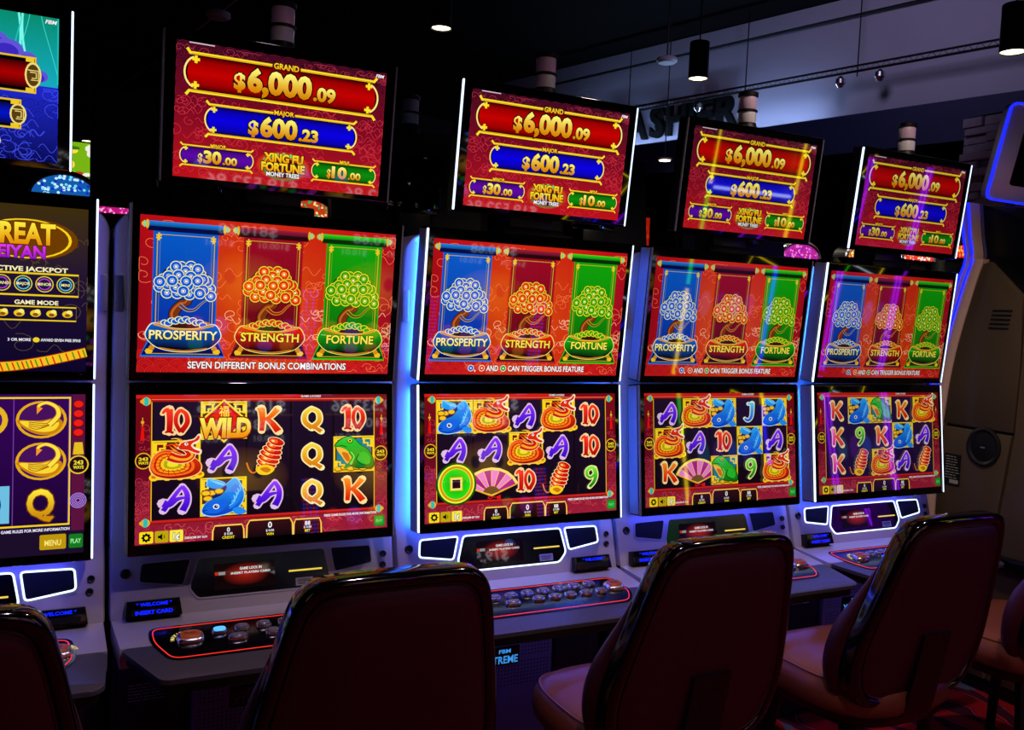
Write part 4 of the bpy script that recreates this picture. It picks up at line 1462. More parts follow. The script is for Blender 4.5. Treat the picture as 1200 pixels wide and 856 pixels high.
def m_cabinet():
    b = MB()
    rows = []
    zs = [0.665, 0.735, 0.800, 0.85, 1.0, 1.25, 1.45, 1.605]
    R = 0.06
    for k in range(1, 9):
        zs.append(1.605 + R * math.sin(math.pi / 2 * k / 8))

    def yf(z):
        if z < 0.80:
            return 0.005 + (z - 0.665) / 0.135 * 0.040
        if z < 0.85:
            return 0.045 + (z - 0.80) / 0.05 * 0.024
        if z < 1.25:
            return 0.069 + (z - 0.85) / 0.40 * 0.018
        return 0.087 - (z - 1.25) * 0.0855
    e = 0.010
    for z in zs:
        w = 0.365
        if z > 1.605:
            w = 0.365 - R + math.sqrt(max(0, R * R - (z - 1.605) ** 2))
        y = yf(z)
        rows.append([(-w, 0.46, z), (-w, y + e, z), (-w + e * 0.3, y + e * 0.3, z), (-w + e, y, z), (0, y, z), (w - e, y, z), (w - e * 0.3, y + e * 0.3, z), (w, y + e, z), (w, 0.46, z)])
    vs = b.grid(rows)
    b.bm.faces.new([v for v in vs[-1]])
    b.bm.faces.new([v for v in vs[0]][::-1])
    b.bm.faces.new([r[0] for r in vs] + [r[-1] for r in vs][::-1])
    return b.mesh('cabinet_body', True, 28)


def m_monitor(fr, hw, thick, name):
    b = MB()
    b.prism(rrect(-hw, hw, 0, fr.L, 0.008, 3), -thick, 0.0, fr, 0.0025)
    return b.mesh(name, True, 30)


def m_led(fr, hw, sgn, w=0.0032, s0=0.004, s1=None):
    b = MB()
    s1 = fr.L - 0.004 if s1 is None else s1
    x0, x1 = (hw - w, hw + 0.0012) if sgn > 0 else (-hw - 0.0012, -hw + w)
    b.box(x0, x1, s0, s1, -0.006, 0.0018, 0.0012, fr, 1)
    return b.mesh('edge_light', True)


def m_side(fr, hw, sgn, thick):
    b = MB()
    x0, x1 = (hw - 0.001, hw + 0.0025) if sgn > 0 else (-hw - 0.0025, -hw + 0.001)
    b.box(x0, x1, 0.006, fr.L - 0.006, -thick + 0.004, -0.010, 0.001, fr, 1)
    return b.mesh('side_trim', True)


SPK_L = [(-0.296, 0.006), (-0.172, 0.004), (-0.193, 0.074), (-0.302, 0.058)]
SPK_R = [(0.181, 0.004), (0.300, 0.006), (0.304, 0.060), (0.192, 0.076)]
MID = [(-0.160, 0.004), (0.170, 0.004), (0.184, 0.080), (0.156, 0.110), (-0.162, 0.110), (-0.184, 0.080)]
DECK = [(-0.362, -0.004), (-0.350, 0.145), (-0.280, 0.300), (-0.255, 0.317), (0.325, 0.317), (0.352, 0.300), (0.364, 0.145), (0.362, -0.004)]
INS = [(-0.284, 0.064), (-0.285, 0.140), (-0.250, 0.236), (0.262, 0.236), (0.304, 0.170), (0.292, 0.064)]


def m_deck_rear():
    b = MB()
    b.prism([(-0.362, -0.004), (-0.3495, 0.1485), (0.3645, 0.1485), (0.362, -0.004)], -0.05, 0.0, FR_DK, 0.002)
    return b.mesh('deck_rear', True)


def m_deck_front():
    b = MB()
    b.prism(rpoly([(-0.350, 0.1495), (-0.278, 0.310), (-0.262, 0.318), (0.335, 0.318), (0.354, 0.302), (0.364, 0.1495)], 0.016, 4), -0.012, -0.0004, FR_DK, 0.003)
    return b.mesh('deck_front', True)


def m_deck_shadow_lip():
    b = MB()
    b.prism(rpoly([(-0.340, 0.02), (-0.336, 0.1495), (-0.270, 0.300), (-0.255, 0.306), (0.328, 0.306), (0.344, 0.292), (0.352, 0.1495), (0.350, 0.02)], 0.016, 4), -0.040, -0.0115, FR_DK, 0.003)
    return b.mesh('deck_shadow_lip', True)


def m_insert():
    b = MB()
    b.prism(rpoly(INS, 0.03, 5), -0.004, 0.0016, FR_DK)
    return b.mesh('deck_insert', True)


def m_red():
    b = MB()
    o = inset(rpoly(INS, 0.03, 5), 0.008)
    b.ringprism(o, inset(o, 0.0022), 0.0016, 0.0026, FR_DK)
    return b.mesh('red_light_line', False)


def m_ringled(poly, w=0.0045):
    b = MB()
    o = rpoly(poly, 0.012, 4)
    b.ringprism(o, inset(o, w), -0.002, 0.0022, FR_PAN)
    return b.mesh('outline_light', False)


def m_plate(poly, lift=0.0010, d=0.003):
    b = MB()
    b.prism(inset(rpoly(poly, 0.012, 4), d), -0.004, lift, FR_PAN)
    return b.mesh('plate', False)


BUTTONS = [(-0.127 + 0.0535 * k, 0.124 - 0.0035 * k, 0.019) for k in range(7)] + [(-0.090, 0.166, 0.024)] + [(-0.006 + 0.0525 * k, 0.160 - 0.001 * k, 0.019) for k in range(5)]


def sq(hx, hy, n=20, p=3.2):
    out = []
    for k in range(n):
        t = 2 * math.pi * k / n
        c, s = math.cos(t), math.sin(t)
        out.append((hx * math.copysign(abs(c) ** (2 / p), c), hy * math.copysign(abs(s) ** (2 / p), s)))
    return out


def stack(layers, n=20, center=None):
    """layers of (hx, hy, lift) on the deck plane around the origin"""
    b = MB()
    rings = []
    for hx, hy, l in layers:
        rings.append([b.bm.verts.new((x, y, l)) for x, y in sq(hx, hy, n)])
    for a, c in zip(rings, rings[1:]):
        for k in range(n):
            j = (k + 1) % n
            b.bm.faces.new((a[k], a[j], c[j], c[k]))
    b.bm.faces.new(rings[0][::-1])
    b.bm.faces.new(rings[-1])
    return b


DK_ROT = math.atan2(0.035, 0.305)       # slope of the deck, falling toward the player


def deck_obj(name, me, mat, parent, u, s, label=None):
    o = obj(name, me, mat, parent, label)
    p = FR_DK(u, s, 0.0016)
    o.location = p
    o.rotation_euler = (DK_ROT, 0, 0)
    return o


def m_button(hx):
    return stack([(hx, 0.0135, 0), (hx, 0.0135, 0.004), (hx - 0.002, 0.0120, 0.0075), (hx - 0.005, 0.0095, 0.0080)]).mesh('button', True, 50)


def m_cap(hx):
    return stack([(hx - 0.0048, 0.0092, 0.006), (hx - 0.0050, 0.0090, 0.0100), (hx - 0.008, 0.0065, 0.0120)]).mesh('cap', True, 60)


def m_play():
    return stack([(0.031, 0.0255, 0), (0.031, 0.0255, 0.005), (0.028, 0.0225, 0.010), (0.024, 0.019, 0.011)], 28).mesh('play_button', True, 50)


def m_playcap():
    return stack([(0.0235, 0.0185, 0.009), (0.0232, 0.0182, 0.0135), (0.019, 0.0145, 0.0160)], 28).mesh('cap', True, 60)


def flat_text(txt, h, width=None, off=0.02, arc=None):
    vs, fs, a, c = glyphs(txt, off)
    k = h / CAP
    kx = k if width is None else width / (c - a)
    pts = []
    for x, y in vs:
        px, py = (x - (a + c) / 2) * kx, (y - CAP / 2) * k
        if arc:
            th = px / arc
            px, py = (arc + py) * math.sin(th), (arc + py) * math.cos(th)
        pts.append((px, py))
    return pts, fs


def m_text(name, txt, h, width=None, off=0.02, arc=None, fr=None):
    pts, fs = flat_text(txt, h, width, off, arc)
    me = bpy.data.meshes.new(name)
    me.from_pydata([fr(x, y) if fr else (x, y, 0) for x, y in pts], [], fs)
    return me


def m_reader(cx):
    b = MB()
    prof = [(-0.062, 0.098), (0.060, 0.098), (0.066, 0.140), (-0.066, 0.140)]
    b.prism([(cx + x, s) for x, s in prof], -0.002, 0.028, FR_PAN, 0.004)
    return b.mesh('card_reader', True)


def m_reader_hole(cx):
    b = MB()
    b.box(cx - 0.052, cx + 0.050, 0.119, 0.134, 0.020, 0.0288, 0.0, FR_PAN)
    return b.mesh('card_slot', False)


def m_candle():
    b = MB()
    b.lathe([(0.034, 2.058), (0.034, 2.080), (0.030, 2.086), (0.030, 2.092)], 20, cx=0, cy=-0.045)
    return b.mesh('beacon_base', True)


def m_lens(z0, z1):
    b = MB()
    b.lathe([(0.027, z0), (0.0285, z0 + 0.003), (0.0285, z1 - 0.003), (0.027, z1)], 20, cx=0, cy=-0.045)
    return b.mesh('lens', True)


def m_band(z0, z1):
    b = MB()
    b.lathe([(0.029, z0), (0.0325, z0 + 0.002), (0.0325, z1 - 0.002), (0.029, z1)], 20, cx=0, cy=-0.045)
    return b.mesh('band', True)


def m_bracket():
    b = MB()
    b.box(-0.07, 0.07, 0.0, 0.10, 1.655, 1.76, 0.006)
    b.box(-0.10, 0.10, -0.02, 0.06, 1.66, 1.70, 0.006)
    return b.mesh('topper_bracket', True)


def m_base():
    b = MB()
    b.box(-0.355, 0.355, 0.075, 0.46, 0.0, 0.668, 0.006)
    return b.mesh('base', True)


def m_basepanel():
    b = MB()
    b.box(-0.165, 0.165, 0.045, 0.08, 0.06, 0.612, 0.008)
    return b.mesh('base_door', True)


def m_perf():
    b = MB()
    for i in range(27):
        for j in range(18):
            x, z = -0.145 + 0.0112 * i, 0.32 + 0.0112 * j
            if -0.078 < x < 0.052 and 0.378 < z < 0.448:
                continue
            if (j // 7) % 2 == 1 and j % 7 == 0:
                continue
            vs = [b.bm.verts.new((x + 0.0026 * math.cos(t), 0.0447, z + 0.0026 * math.sin(t))) for t in (0, 1.05, 2.09, 3.14, 4.19, 5.24)]
            b.bm.faces.new(vs)
    return b.mesh('perforation', False)


def m_sidebox(sx):
    b = MB()
    x0, x1 = (0.180, 0.345) if sx > 0 else (-0.345, -0.180)
    b.box(x0, x1, 0.055, 0.08, 0.10, 0.60, 0.010)
    return b.mesh('side_compartment', True)


def art_tracking():
    a = Art()
    a.rect(-0.120, 0.034, 0.026, 0.092, (16, 4, 6))
    a.radial(-0.040, 0.056, 0.062, 0.030, (170, 34, 22), (16, 4, 6))
    a.rect(-0.118, -0.110, 0.047, 0.055, (214, 40, 26))
    a.rect(-0.109, -0.092, 0.047, 0.055, (150, 150, 150))
    a.text('GAME LOCK IN', -0.028, 0.042, 0.0065, (240, 240, 240), width=0.056, off=0.03)
    a.text('INSERT PLAYERS CARD', -0.028, 0.053, 0.0052, (240, 240, 240), width=0.100, off=0.03)
    return a


def fr_bands():
    return None


ARTS = {
    'topper': lambda: art_topper().mesh('screen', FR_TP),
    'upA': lambda: art_upper(True).mesh('screen', FR_UP),
    'upB': lambda: art_upper(False).mesh('screen', FR_UP),
    'low1': lambda: art_lower([['10', 'wild', 'K', 'Q', '10'], ['dragon', 'A', 'cracker', 'Q', 'frog'], ['A', 'fish', 'A', 'Q', 'K']]).mesh('screen', FR_LO),
    'low2': lambda: art_lower([['fish', 'dragon', 'A', 'dragon', '10'], ['A', 'A', 'dragon', 'A', '10'], ['coin', 'fan', '10', 'cracker', '9']]).mesh('screen', FR_LO),
    'low3': lambda: art_lower([['A', 'dragon', 'fish', 'J', 'fish'], ['dragon', 'A', '10', 'fish', 'A'], ['K', 'fan', 'frog', '9', 'dragon']]).mesh('screen', FR_LO),
    'low4': lambda: art_lower([['K', 'fish', 'frog', 'K', 'dragon'], ['K', '9', 'K', 'fish', 'A'], ['K', 'cracker', 'dragon', 'A', 'cracker']], (30, 8, 52)).mesh('screen', FR_LO),  # purple reel backing carries the reflected haze as colour
    't0': lambda: art0_topper().mesh('screen', FR_TP),
    'u0': lambda: art0_upper().mesh('screen', FR_UP),
    'l0': lambda: art0_lower().mesh('screen', FR_LO),
}


def slot_machine(x, label, tp, up, lo, lit, glow, screen='art'):
    r = thing('slot_machine', label, 'slot machine', (x, 0, 0), 0, 'row of slot machines')
    obj('cabinet_body', cached('cab', m_cabinet), 'silver', r)
    for sx in (-1, 1):
        def latch(sx=sx):
            b = MB()
            b.box(min(sx * 0.343, sx * 0.363), max(sx * 0.343, sx * 0.363), 0.0640, 0.085, 1.415, 1.505, 0.002)
            return b.mesh('wing_latch', True)
        obj('wing_latch', cached('latch%d' % sx, latch), 'side_silver', r)
    # monitors with their screens and edge lights
    for nm, fr, hw, th, art in (('topper_monitor', FR_TP, 0.2778, 0.045, tp), ('upper_monitor', FR_UP, 0.3348, 0.062, up), ('lower_monitor', FR_LO, 0.3338, 0.062, lo)):
        mo = obj(nm, cached(nm, lambda: m_monitor(fr, hw, th, nm)), 'bezel', r)
        so = obj('screen', cached(art, ARTS[art]), 'art', mo)
        if screen != 'art':
            so.material_slots[0].link = 'OBJECT'
            so.material_slots[0].material = MT[screen]
        for sx in (-1, 1):
            me = cached('led%s%d%d' % (nm, sx, lit), lambda: m_led(fr, hw, sx))
            obj('edge_light', me, 'led_white' if lit else 'led_off', mo)
            obj('side_trim', cached('side%s%d' % (nm, sx), lambda: m_side(fr, hw, sx, th)), 'housing' if nm[0] == 't' else 'side_silver', mo)
    obj('topper_bracket', cached('brk', m_bracket), 'housing', r)
    # beacon on top
    bc = obj('beacon', cached('bbase', m_candle), 'lamp_black', r)
    obj('lens', cached('lens1', lambda: m_lens(2.090, 2.128)), 'lens2', bc)
    obj('band', cached('band1', lambda: m_band(2.127, 2.135)), 'lamp_black', bc)
    obj('lens', cached('lens2', lambda: m_lens(2.134, 2.176)), 'lens', bc)
    obj('band', cached('band2', lambda: m_band(2.175, 2.190)), 'lamp_black', bc)
    # front panel under the lower screen
    for nm, poly in (('speaker', SPK_L), ('speaker', SPK_R), ('glass_panel', MID)):
        key = nm + str(poly[0][0])
        pl = obj(nm, cached(key, lambda: m_plate(poly)), 'grille' if nm == 'speaker' else 'panel_black', r)
        obj('outline_light', cached(key + 'led%d' % lit, lambda: m_ringled(poly)), 'led_white' if lit else 'silver', pl)
        if nm == 'glass_panel':
            obj('tracking_display', cached('track', lambda: art_tracking().mesh('tracking_display', FR_PAN, 0.0014)), 'art_dim', pl)

            def slot():
                b = MB()
                b.box(0.070, 0.160, 0.058, 0.0625, 0.0005, 0.004, 0.0012, FR_PAN, 1)
                return b.mesh('bill_slot', True)
            obj('bill_slot', cached('bill', slot), 'bill', pl)

            def lab():
                b = MB()
                b.box(0.088, 0.134, 0.080, 0.100, 0.0005, 0.0016, 0, FR_PAN)
                return b.mesh('barcode_label', False)
            obj('barcode_label', cached('bar', lab), 'label', pl)

            def ink():
                b = MB()
                rg = random.Random(2)
                xx = 0.092
                while xx < 0.128:
                    w = rg.uniform(0.0006, 0.0018)
                    b.box(xx, xx + w, 0.083, 0.091, 0.0016, 0.0019, 0, FR_PAN)
                    xx += w + rg.uniform(0.0008, 0.0016)
                b.box(0.094, 0.126, 0.0935, 0.0960, 0.0016, 0.0019, 0, FR_PAN)
                return b.mesh('barcode', False)
            obj('barcode', cached('ink', ink), 'ink', pl)
    for k, (lx, ls, rr) in enumerate(((-0.329, 0.031, 0.0125), (0.334, 0.036, 0.009), (0.331, 0.066, 0.009))):
        def lock():
            b = MB()
            b.lathe([(rr, -0.002), (rr, 0.004), (rr * 0.8, 0.006), (rr * 0.55, 0.0045), (rr * 0.2, 0.0045)], 18, fr=lambda a, c, z: FR_PAN(lx + a, ls + c, z))
            return b.mesh('lock', True)
        obj('lock', cached('lock%d' % k, lock), 'black_metal', r)
    for k, cx in enumerate((-0.266, 0.262)):
        rd = obj('card_reader', cached('rd%d' % k, lambda: m_reader(cx)), 'panel_black', r)
        obj('card_slot', cached('rdh%d' % k, lambda: m_reader_hole(cx)), 'housing', rd)

        def disp():
            me = m_text('display_text', '* WELCOME *', 0.0075, 0.082, 0.02, None, lambda px, py: FR_PAN(cx + px, 0.1085 - py, 0.0292))
            return me
        obj('display_text', cached('rdt%d' % k, disp), 'vfd', rd)
        if k == 0:
            def disp2():
                return m_text('display_text', 'INSERT CARD', 0.0085, 0.086, 0.03, None, lambda px, py: FR_PAN(cx + px, 0.1275 - py, 0.0296))
            obj('display_text', cached('rdt2', disp2), 'vfd', rd)
    # button deck
    obj('deck_rear', cached('dkr', m_deck_rear), 'silver', r)
    obj('deck_front', cached('dkf', m_deck_front), 'deck_dark', r)
    obj('deck_shadow_lip', cached('dku', m_deck_shadow_lip), 'base_dark', r)  # black lip put in as the shadow gap below the deck edge
    ins_ = obj('deck_insert', cached('ins', m_insert), 'insert', r)
    obj('red_light_line', cached('red', m_red), 'led_red', ins_)
    for k, (bx, bs, hx) in enumerate(BUTTONS):
        bo = deck_obj('deck_button', cached('btn%g' % hx, lambda: m_button(hx)), 'chrome', r, bx, bs)
        on = k == 0 and not lit
        obj('cap', cached('cap%g%d' % (hx, on), lambda: m_cap(hx)), 'cap_lit' if on else 'cap_clear', bo)
    for px, ps in ((-0.196, 0.142), (0.262, 0.136)):
        bo = deck_obj('play_button', cached('play', m_play), 'chrome', r, px, ps)
        obj('cap', cached('playcap', m_playcap), 'play_cap', bo)
        tx = obj('play_lettering', cached('playtx', lambda: m_text('play_lettering', 'PLAY', 0.008, 0.026, 0.03)), 'ink', bo)
        tx.location = (0, 0, 0.0164)
        ar = deck_obj('arc_lettering', cached('arctx', lambda: m_text('arc_lettering', 'MAX LINES BET', 0.0085, 0.10, 0.03, 0.040)), 'gold_text', r, px, ps)
        ar.rotation_euler = (DK_ROT, 0, 0.35 if px < 0 else -0.1)
    # base
    obj('base', cached('base', m_base), 'base_dark', r)
    dr = obj('base_door', cached('bpan', m_basepanel), 'base_silver', r)
    pf = obj('perforation', cached('perf', m_perf), 'ink', dr)
    pf['kind'] = 'stuff'
    for sx in (-1, 1):
        obj('side_compartment', cached('sbox%d' % sx, lambda: m_sidebox(sx)), 'base_dark', r)

    def badge():
        b = MB()
        b.box(-0.072, 0.046, 0.041, 0.047, 0.384, 0.442, 0.002)
        return b.mesh('badge', True)
    bd = obj('badge', cached('badge', badge), 'panel_black', r)
    if 'bt' not in MESH:
        MESH['bt'] = m_text('badge_text', 'XTREME', 0.022, 0.106, 0.02, None, lambda px, py: (px - 0.013, 0.0404, 0.402 + py))
        MESH['bt2'] = m_text('badge_text', 'FBM', 0.011, 0.040, 0.03, None, lambda px, py: (px - 0.005, 0.0404, 0.428 + py))
        MT['badge_blue'] = emit('badge_blue', (60, 150, 230), 0.9, False)
    for nm_ in ('bt', 'bt2'):
        bt = obj('badge_text', MESH[nm_], 'badge_blue', bd)
        if not lit:
            bt.material_slots[0].link = 'OBJECT'
            bt.material_slots[0].material = MT['deck_dark']
    # small notice on the left of the base
    def notice():
        b = MB()
        b.box(-0.325, -0.222, 0.052, 0.056, 0.425, 0.490, 0)
        return b.mesh('notice_plate', False)
    nt = obj('notice_plate', cached('ntc', notice), 'ink', r)

    def noticelines():
        b = MB()
        rg = random.Random(5)
        for j in range(6):
            x0 = -0.318
            while x0 < -0.23:
                w = rg.uniform(0.006, 0.02)
                b.box(x0, x0 + w, 0.0514, 0.052, 0.477 - j * 0.008, 0.4785 - j * 0.008, 0)
                x0 += w + 0.003
        return b.mesh('notice_print', False)
    obj('notice_print', cached('ntl', noticelines), 'label', nt)
    # strip under the lower monitor and under the deck, shining down
    if glow or lit == 0 and x > 1:
        def down():
            b = MB()
            b.box(-0.30, 0.30, -0.022, -0.010, 0.8275, 0.8325, 0)
            return b.mesh('down_light', False)
        obj('down_light', cached('down', down), 'led_violet', r)

        def under():
            b = MB()
            b.box(-0.26, 0.26, -0.20, -0.185, 0.592, 0.598, 0)
            return b.mesh('under_deck_light', False)
        obj('under_deck_light', cached('under', under), 'led_under', r)
    # light strips behind the monitor edges that wash the wings
    if glow:
        for sx in ((-1, 1) if x < 2 else (-1,)):     # the end machine has no strip on its outer side
            for fr, nm in ((FR_UP, 'u'), (FR_LO, 'l')):
                def strip():
                    b = MB()
                    b.box(min(sx * 0.314, sx * 0.328), max(sx * 0.314, sx * 0.328), 0.02, fr.L - 0.02, -0.066, -0.0615, 0, fr)
                    return b.mesh('wing_light', False)
                obj('wing_light', cached('strip%d%s%s' % (sx, nm, glow), strip), glow, r)
    return r


slot_machine(-0.74, 'silver slot machine at the left frame edge with a teal and blue topper screen', 't0', 'u0', 'l0', 1, 'led_blue_dim')
slot_machine(0.0, 'silver slot machine showing WILD and three Qs, SEVEN DIFFERENT BONUS COMBINATIONS above', 'topper', 'upA', 'low1', 0, None)
slot_machine(0.74, 'silver slot machine with white glowing edges whose reels show a big green coin', 'topper', 'upB', 'low2', 1, 'led_blue')
slot_machine(1.48, 'silver slot machine without lit edges whose reels show a green frog below a red 10', 'topper', 'upB', 'low3', 0, None, 'art_offaxis')
slot_machine(2.22, 'silver slot machine with white glowing edges, farthest right of the row', 'topper', 'upB', 'low4', 1, 'led_blue', 'art_offaxis_far')

# ------------------------------------------------------------------ stools
HALF = [(0.0, 0.510), (0.075, 0.509), (0.135, 0.503), (0.168, 0.478), (0.186, 0.430), (0.206, 0.340), (0.226, 0.240), (0.238, 0.150), (0.230, 0.075), (0.196, 0.018), (0.130, -0.004), (0.06, -0.008)]
HALF = [(x * 1.04, h * 1.04) for x, h in HALF]
OUT = smooth(HALF + [(0.0, -0.009)] + [(-x, h) for x, h in HALF[:0:-1]], 4)


def bmap(x, h, d):
    return (x, -0.205 - 0.225 * h + d + 0.35 * x * x, 0.462 + h)


def ins_pts(q):
    cx, cy = 0.0, 0.25
    return [(cx + (x - cx) * (1 - q / 0.22), cy + (y - cy) * (1 - q / 0.25)) for x, y in OUT]


def rings_mesh(name, rows, cap=True):
    b = MB()
    vs = []
    for pts in rows:
        vs.append([b.bm.verts.new(p) for p in pts])
    n = len(vs[0])
    for a, c in zip(vs, vs[1:]):
        for k in range(n):
            j = (k + 1) % n
            b.bm.faces.new((a[k], a[j], c[j], c[k]))
    if cap:
        b.bm.faces.new(vs[-1])
    return b.mesh(name, True, 60)


def m_backpanel():
    rows = []
    for q, d in ((0.022, 0.004), (0.024, -0.006), (0.030, -0.010), (0.06, -0.013), (0.12, -0.015), (0.18, -0.016)):
        rows.append([bmap(x, h, d) for x, h in ins_pts(q)])
    return rings_mesh('back_panel', rows)


def m_piping():
    b = MB()
    b.tube([bmap(x, h, -0.009) for x, h in ins_pts(0.0285)], 0.0024, 6, True)
    return b.mesh('piping')


def m_trim():
    rows = []
    for q, d in ((0.026, 0.004), (0.025, -0.008), (0.020, -0.014), (0.010, -0.015), (0.002, -0.010), (0.0, 0.0), (0.0, 0.030), (0.004, 0.040), (0.012, 0.042)):
        rows.append([bmap(x, h, d) for x, h in ins_pts(q)])
    return rings_mesh('edge_trim', rows, False)


def m_cushion():
    rows = []
    for q, d, w in ((0.012, 0.030, 0), (0.004, 0.036, 0), (-0.004, 0.044, 0.1), (-0.006, 0.056, 0.4), (0.002, 0.070, 0.8), (0.02, 0.082, 1), (0.06, 0.092, 1), (0.12, 0.096, 1), (0.18, 0.096, 1)):
        pts = []
        for x, h in ins_pts(q):
            lum = math.exp(-((h - 0.16) / 0.16) ** 2)
            up = max(0.0, min(1.0, (h - 0.22) / 0.26))
            dd = 0.030 + (d - 0.030) * (1 - 0.80 * up) + w * 0.030 * lum
            pts.append(bmap(x * (1 - 0.05 * up), h - 0.040 * up * up, dd))
        rows.append(pts)
    return rings_mesh('back_cushion', rows)


def m_seat():
    rows = []
    for sc, z in ((0.86, 0.425), (0.95, 0.430), (1.0, 0.445), (1.01, 0.470), (0.99, 0.495), (0.94, 0.514), (0.84, 0.526), (0.6, 0.532), (0.3, 0.528)):
        rows.append([(x * sc, y * sc + 0.005, z - 0.020 * max(0, (y * sc - 0.13) / 0.1) ** 2) for x, y in sq(0.240, 0.235, 48, 3.0)])
    return rings_mesh('seat', rows)


def m_seatpipe():
    b = MB()
    b.tube([(x * 0.945, y * 0.945 + 0.005, 0.5145 - 0.020 * max(0, (y * 0.945 - 0.13) / 0.1) ** 2) for x, y in sq(0.240, 0.235, 48, 3.0)], 0.003, 6, True)
    return b.mesh('seat_piping')


def m_pan():
    return rings_mesh('seat_pan', [[(x * sc, y * sc, z) for x, y in sq(0.225, 0.22, 40, 3.0)] for sc, z in ((0.5, 0.385), (0.85, 0.39), (0.95, 0.40), (0.97, 0.43), (0.5, 0.432))])


def m_leg(sx, sy):
    b = MB()
    b.tube([(sx * 0.14, sy * 0.13, 0.40), (sx * 0.165, sy * 0.155, 0.22), (sx * 0.20, sy * 0.19, 0.0)], 0.017, 10, radii=[0.020, 0.017, 0.015])
    return b.mesh('leg')


def m_backbracket():
    b = MB()
    w = 0.052
    path = [(0.205, -0.024), (0.10, -0.027), (0.0, -0.030), (-0.03, -0.028)]
    rows = []
    for h, d in path:
        p = bmap(0, h, d)
        rows.append([(-w, p[1], p[2]), (w, p[1], p[2])])
    for y, z in ((-0.19, 0.410), (-0.15, 0.392), (-0.05, 0.386)):
        rows.append([(-w, y, z), (w, y, z)])
    # a folded plate with thickness
    vs = b.grid(rows)
    bmesh.ops.recalc_face_normals(b.bm, faces=b.bm.faces[:])
    bmesh.ops.solidify(b.bm, geom=b.bm.faces[:], thickness=0.010)
    return b.mesh('back_bracket', True)


def stool(x, y, rz, label):
    r = thing('casino_stool', label, 'stool', (x, y, 0), rz, 'upholstered stools along the machines')
    obj('seat', cached('seat', m_seat), 'leather_seat', r)
    obj('seat_piping', cached('seatpipe', m_seatpipe), 'leather_seat', r)
    obj('seat_pan', cached('pan', m_pan), 'black_metal', r)
    bp_ = obj('back_panel', cached('bp', m_backpanel), 'leather_back', r)
    obj('piping', cached('pip', m_piping), 'leather_back', bp_)
    obj('edge_trim', cached('trim', m_trim), 'trim', r)
    obj('back_cushion', cached('cush', m_cushion), 'leather_back', r)
    obj('back_bracket', cached('brkt', m_backbracket), 'black_metal', r)
    for sx in (-1, 1):
        for sy in (-1, 1):
            obj('leg', cached('leg%d%d' % (sx, sy), lambda: m_leg(sx, sy)), 'black_metal', r)
    return r


stool(-0.685, -0.53, 0.06, 'dark maroon stool cut off by the lower left corner')
stool(0.062, -0.53, 0.0, 'dark maroon stool before the machine showing WILD')
stool(0.830, -0.52, 0.0, 'dark maroon stool standing between green-coin machine and frog machine')
stool(1.575, -0.52, 0.0, 'dark maroon stool in front of the farthest right machine of the row')
stool(2.310, -0.52, 0.0, 'maroon stool cut off by the right frame edge, legs above red carpet')

# ------------------------------------------------------------------ right-hand cabinet seen from the side
t = thing('slot_machine', 'bronze-sided slot machine at the right edge with blue light strips and blank topper', 'slot machine', (2.85, 0.0, 0.0))


def fx(u, s, l):      # (y, z, depth along x)
    return (l, u, s)


b = MB()
side = [(0.24, 0.0), (0.24, 0.85), (0.232, 1.05), (0.208, 1.27), (0.175, 1.45), (0.122, 1.66), (0.095, 1.745), (0.070, 1.768), (0.045, 1.762), (-0.11, 1.62), (-0.30, 1.50), (-0.42, 1.42), (-0.42, 0.0)]
b.prism(side, 0.62, 0.03, fx)
obj('cabinet_body', b.mesh('cabinet_body', True, 30), 'housing', t)


def panel(name, poly, d=0.004):
    b = MB()
    b.prism(inset(poly, d), 0.03, 0.0, fx, 0.004)
    return obj(name, b.mesh(name, True, 30), 'tan', t)


panel('upper_side_panel', [(0.205, 1.065), (0.186, 1.27), (0.153, 1.45), (0.10, 1.66), (0.075, 1.735), (0.045, 1.745), (-0.11, 1.60), (-0.119, 1.32), (-0.108, 1.062)])
panel('lower_side_panel', [(0.21, 0.06), (0.212, 0.85), (0.205, 1.062), (-0.108, 1.060), (-0.086, 0.85), (-0.068, 0.70), (-0.068, 0.06)])
panel('rear_side_panel', [(-0.119, 1.32), (-0.11, 1.60), (-0.30, 1.48), (-0.41, 1.40), (-0.41, 0.06), (-0.072, 0.06), (-0.072, 0.70), (-0.090, 0.85), (-0.112, 1.06)])
# champagne edge and two blue strips following the curved front
CUR = [(0.246, 0.60), (0.246, 0.85), (0.238, 1.05), (0.214, 1.27), (0.181, 1.45), (0.128, 1.66), (0.100, 1.752)]
b = MB()
rows = [[(0.045, y - 0.034, z), (-0.006, y - 0.034, z), (-0.014, y - 0.020, z), (-0.014, y - 0.004, z), (-0.006, y + 0.008, z), (0.045, y + 0.010, z)] for y, z in smooth(CUR, 4, False)]
b.grid(rows)
obj('edge_moulding', b.mesh('edge_moulding'), 'tan_edge', t)
b = MB()
b.grid([[(0.05, y + 0.008, z), (-0.003, y + 0.010, z), (-0.003, y + 0.058, z), (0.05, y + 0.064, z)] for y, z in smooth(CUR + [(0.118, 1.86), (0.135, 1.985)], 4, False)])
obj('outer_moulding', b.mesh('outer_moulding'), 'tan_edge', t)
for k, (off, xx) in enumerate(((0.020, -0.006), (0.050, -0.006))):
    b = MB()
    pts = smooth([(y + off, z) for y, z in CUR] + [(0.118 + off, 1.86), (0.135 + off, 1.985)], 4, False)
    b.tube([(xx, y, z) for y, z in pts], 0.0045, 6)
    obj('blue_light_strip', b.mesh('blue_light_strip'), 'blue_line', t)
b = MB()
rows = [[(0.60, y + 0.02, z), (0.10, y + 0.02, z), (0.05, y + 0.005, z)] for y, z in smooth(CUR[2:] + [(0.118, 1.86), (0.135, 1.985)], 4, False)]
b.grid(rows)
